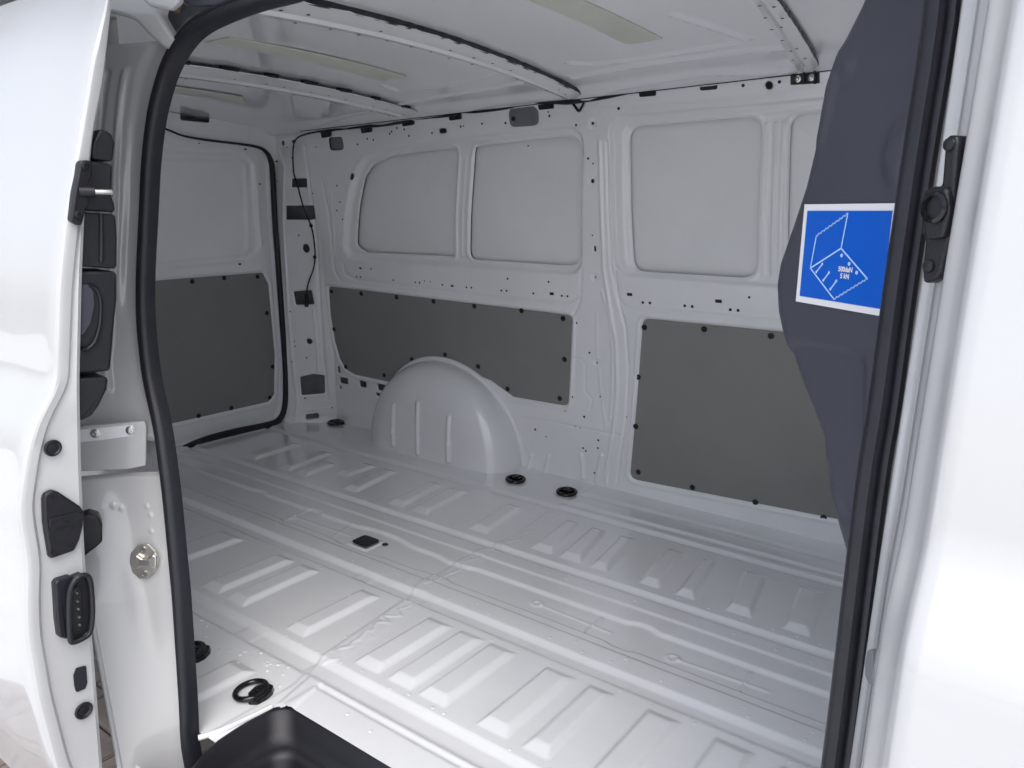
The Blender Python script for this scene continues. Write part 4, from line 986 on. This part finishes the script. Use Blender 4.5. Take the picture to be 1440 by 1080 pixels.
# buffer and latch keeper on the pillar
z5 = lambda a: (1000+a[0]/3.2727, a[1]/3.2727)
z6 = lambda a: (1020+a[0]/3.4286, 250+a[1]/3.4286)
pk0 = on_plane((1318, 300), (-.098, .72, 0), (-.55, -.83, 0)); nk = np.array([-.55, -.83, 0.]); nk /= np.linalg.norm(nk)
Kp = lambda pts, off=0.: [on_plane(p, pk0+nk*off, nk) for p in pts]
kp = plate('latch_keeper', Kp([(1323, 262), (1328, 200), (1332, 190), (1344, 190), (1346, 200), (1343, 240), (1340, 300), (1334, 340), (1324, 382), (1316, 393), (1297, 400), (1296, 380), (1300, 340), (1294, 325), (1297, 268), (1312, 262)]), nk, .022, 'plastic', fj, .003, r=.003)
tag(kp, label='black latch keeper on the front pillar')
plate('keeper_boss', Kp([(1298, 270), (1330, 262), (1334, 300), (1326, 335), (1300, 338), (1296, 310)], .006), nk, .008, 'plastic', kp, .003, r=.005)
lathe_obj('keeper_socket', [(.0125, 0), (.0125, .002), (.0095, .003), (.008, -.004), (0, -.006)], Kp([(1315, 292)], .007)[0], nk, 'gloss', kp, 20)
for p in ((1335, 203), (1306, 374)):
    lathe_obj('screw', [(.0055, 0), (.005, .0015), (.003, .0025), (0, .0028)], Kp([p], .0005)[0], nk, 'plastic', kp, 14)
Pq = [np.array([-.119, .70, .6])]; nq = [np.array([-.75, -.66, 0.])]
plate('pillar_plug', [on_plane(p, Pq[0], nq[0]) for p in ((1219, 915), (1227, 911), (1227, 962), (1221, 962), (1216, 950), (1216, 930))], nq[0], .008, 'grey', fj, .001, r=.003)

# ------------------------------------------------------------------ step tray
def rr_loop(x0, x1, y0, y1, r, z, n=8):
    out = []; R1 = r; R2 = r+.16
    for cx_, cy_, a0, r in ((x1-r, y1-r, 0, R1), (x0+r, y1-r, 90, R1), (x0+R2, y0+R2, 180, R2), (x1-r, y0+r, 270, R1)):
        for k in range(n+1):
            a = math.radians(a0+90*k/n); out.append((cx_+r*math.cos(a), cy_+r*math.sin(a), z))
    return out
bm = bmesh.new(); L_ = []
x0, x1, y0, y1 = -1.232, -.15, .56, .879
for ins, z, r_ in ((0, -.006, .045), (0, .0025, .045), (.0015, .004, .045), (.006, .004, .043), (.009, .002, .042), (.020, -.030, .045), (.030, -.046, .045), (.036, -.049, .044), (.042, -.052, .042), (.048, -.062, .040), (.062, -.17, .035), (.070, -.19, .03), (.085, -.197, .02)):
    L_.append([bm.verts.new(p) for p in rr_loop(x0+ins*1.4, x1-ins, y0, y1-ins*1.1, r_, z)])
for a, b in zip(L_, L_[1:]):
    for k in range(len(a)): bm.faces.new((a[k], a[(k+1) % len(a)], b[(k+1) % len(a)], b[k]))
bm.faces.new(L_[-1])
o = bm_obj('step_tray', bm, 'plastic', van, angle=50); tag(o, label='black plastic entrance step well set into the floor')
bm = bmesh.new()
for i in range(14):
    for k in range(3):
        mt = Matrix.Translation((-1.10+i*.068, .66+k*.05, -.197)); lathe(bm, [(.016, 0), (.013, .003), (0, .004)], mt, 10)
s_ = bm_obj('tread_nub', bm, 'plastic', o, smooth=True); tag(s_, kind='stuff')
# outer sill below
Patch(lambda u, v: st(u, .62+.02*np.sin(v*9), v), (-1.33, -.10), (-.36, -.03)).build('door_sill', .02, 'paint', van)
# floor end towards the rear jamb: small folded corner
tube('sill_fold', [(-1.262, .705, .004), (-1.245, .74, .006), (-1.236, .80, .005), (-1.232, .85, .004)], .006, 'floor', fl, sub=3)

# ------------------------------------------------------------------ ground
bm = bmesh.new(); v = [bm.verts.new(p) for p in ((-60, -60, -.60), (60, -60, -.60), (60, 60, -.60), (-60, 60, -.60))]; bm.faces.new(v)
g = bm_obj('ground', bm, 'joint', None); tag(g, kind='structure')
pav = bpy.data.objects.new('pavement', None); COL.objects.link(pav); pav.location = (-2, .5, -.60); tag(pav, kind='structure')
bm = bmesh.new(); bmesh.ops.create_cube(bm, size=1); bmesh.ops.scale(bm, verts=bm.verts, vec=(.195, .095, .05))
bmesh.ops.bevel(bm, geom=[e for e in bm.edges if all(v.co.z > 0 for v in e.verts)], offset=.006, segments=2, affect='EDGES')
me = bpy.data.meshes.new('paver'); bm.to_mesh(me); bm.free(); me.materials.append(MT['paver'])
ct = 0
for j in range(17):
    for i in range(17):
        if ct >= 290: break
        x = -3.4+i*.2+(.1 if j % 2 else 0); y = .1+j*.1
        o = bpy.data.objects.new('paver', me); COL.objects.link(o); o.parent = pav; ct += 1
        o.location = (x+2, y-.5, .02+random.uniform(-.002, .002)); o.rotation_euler = (random.uniform(-.01, .01), random.uniform(-.01, .01), random.uniform(-.006, .006)+(math.pi if random.random() < .5 else 0))

# parts were modelled in world coordinates: make them children without moving them
bpy.context.view_layer.update()
for o in van.children: o.location = o.location-VAN_OFF if o.matrix_parent_inverse == Matrix.Identity(4) else o.location
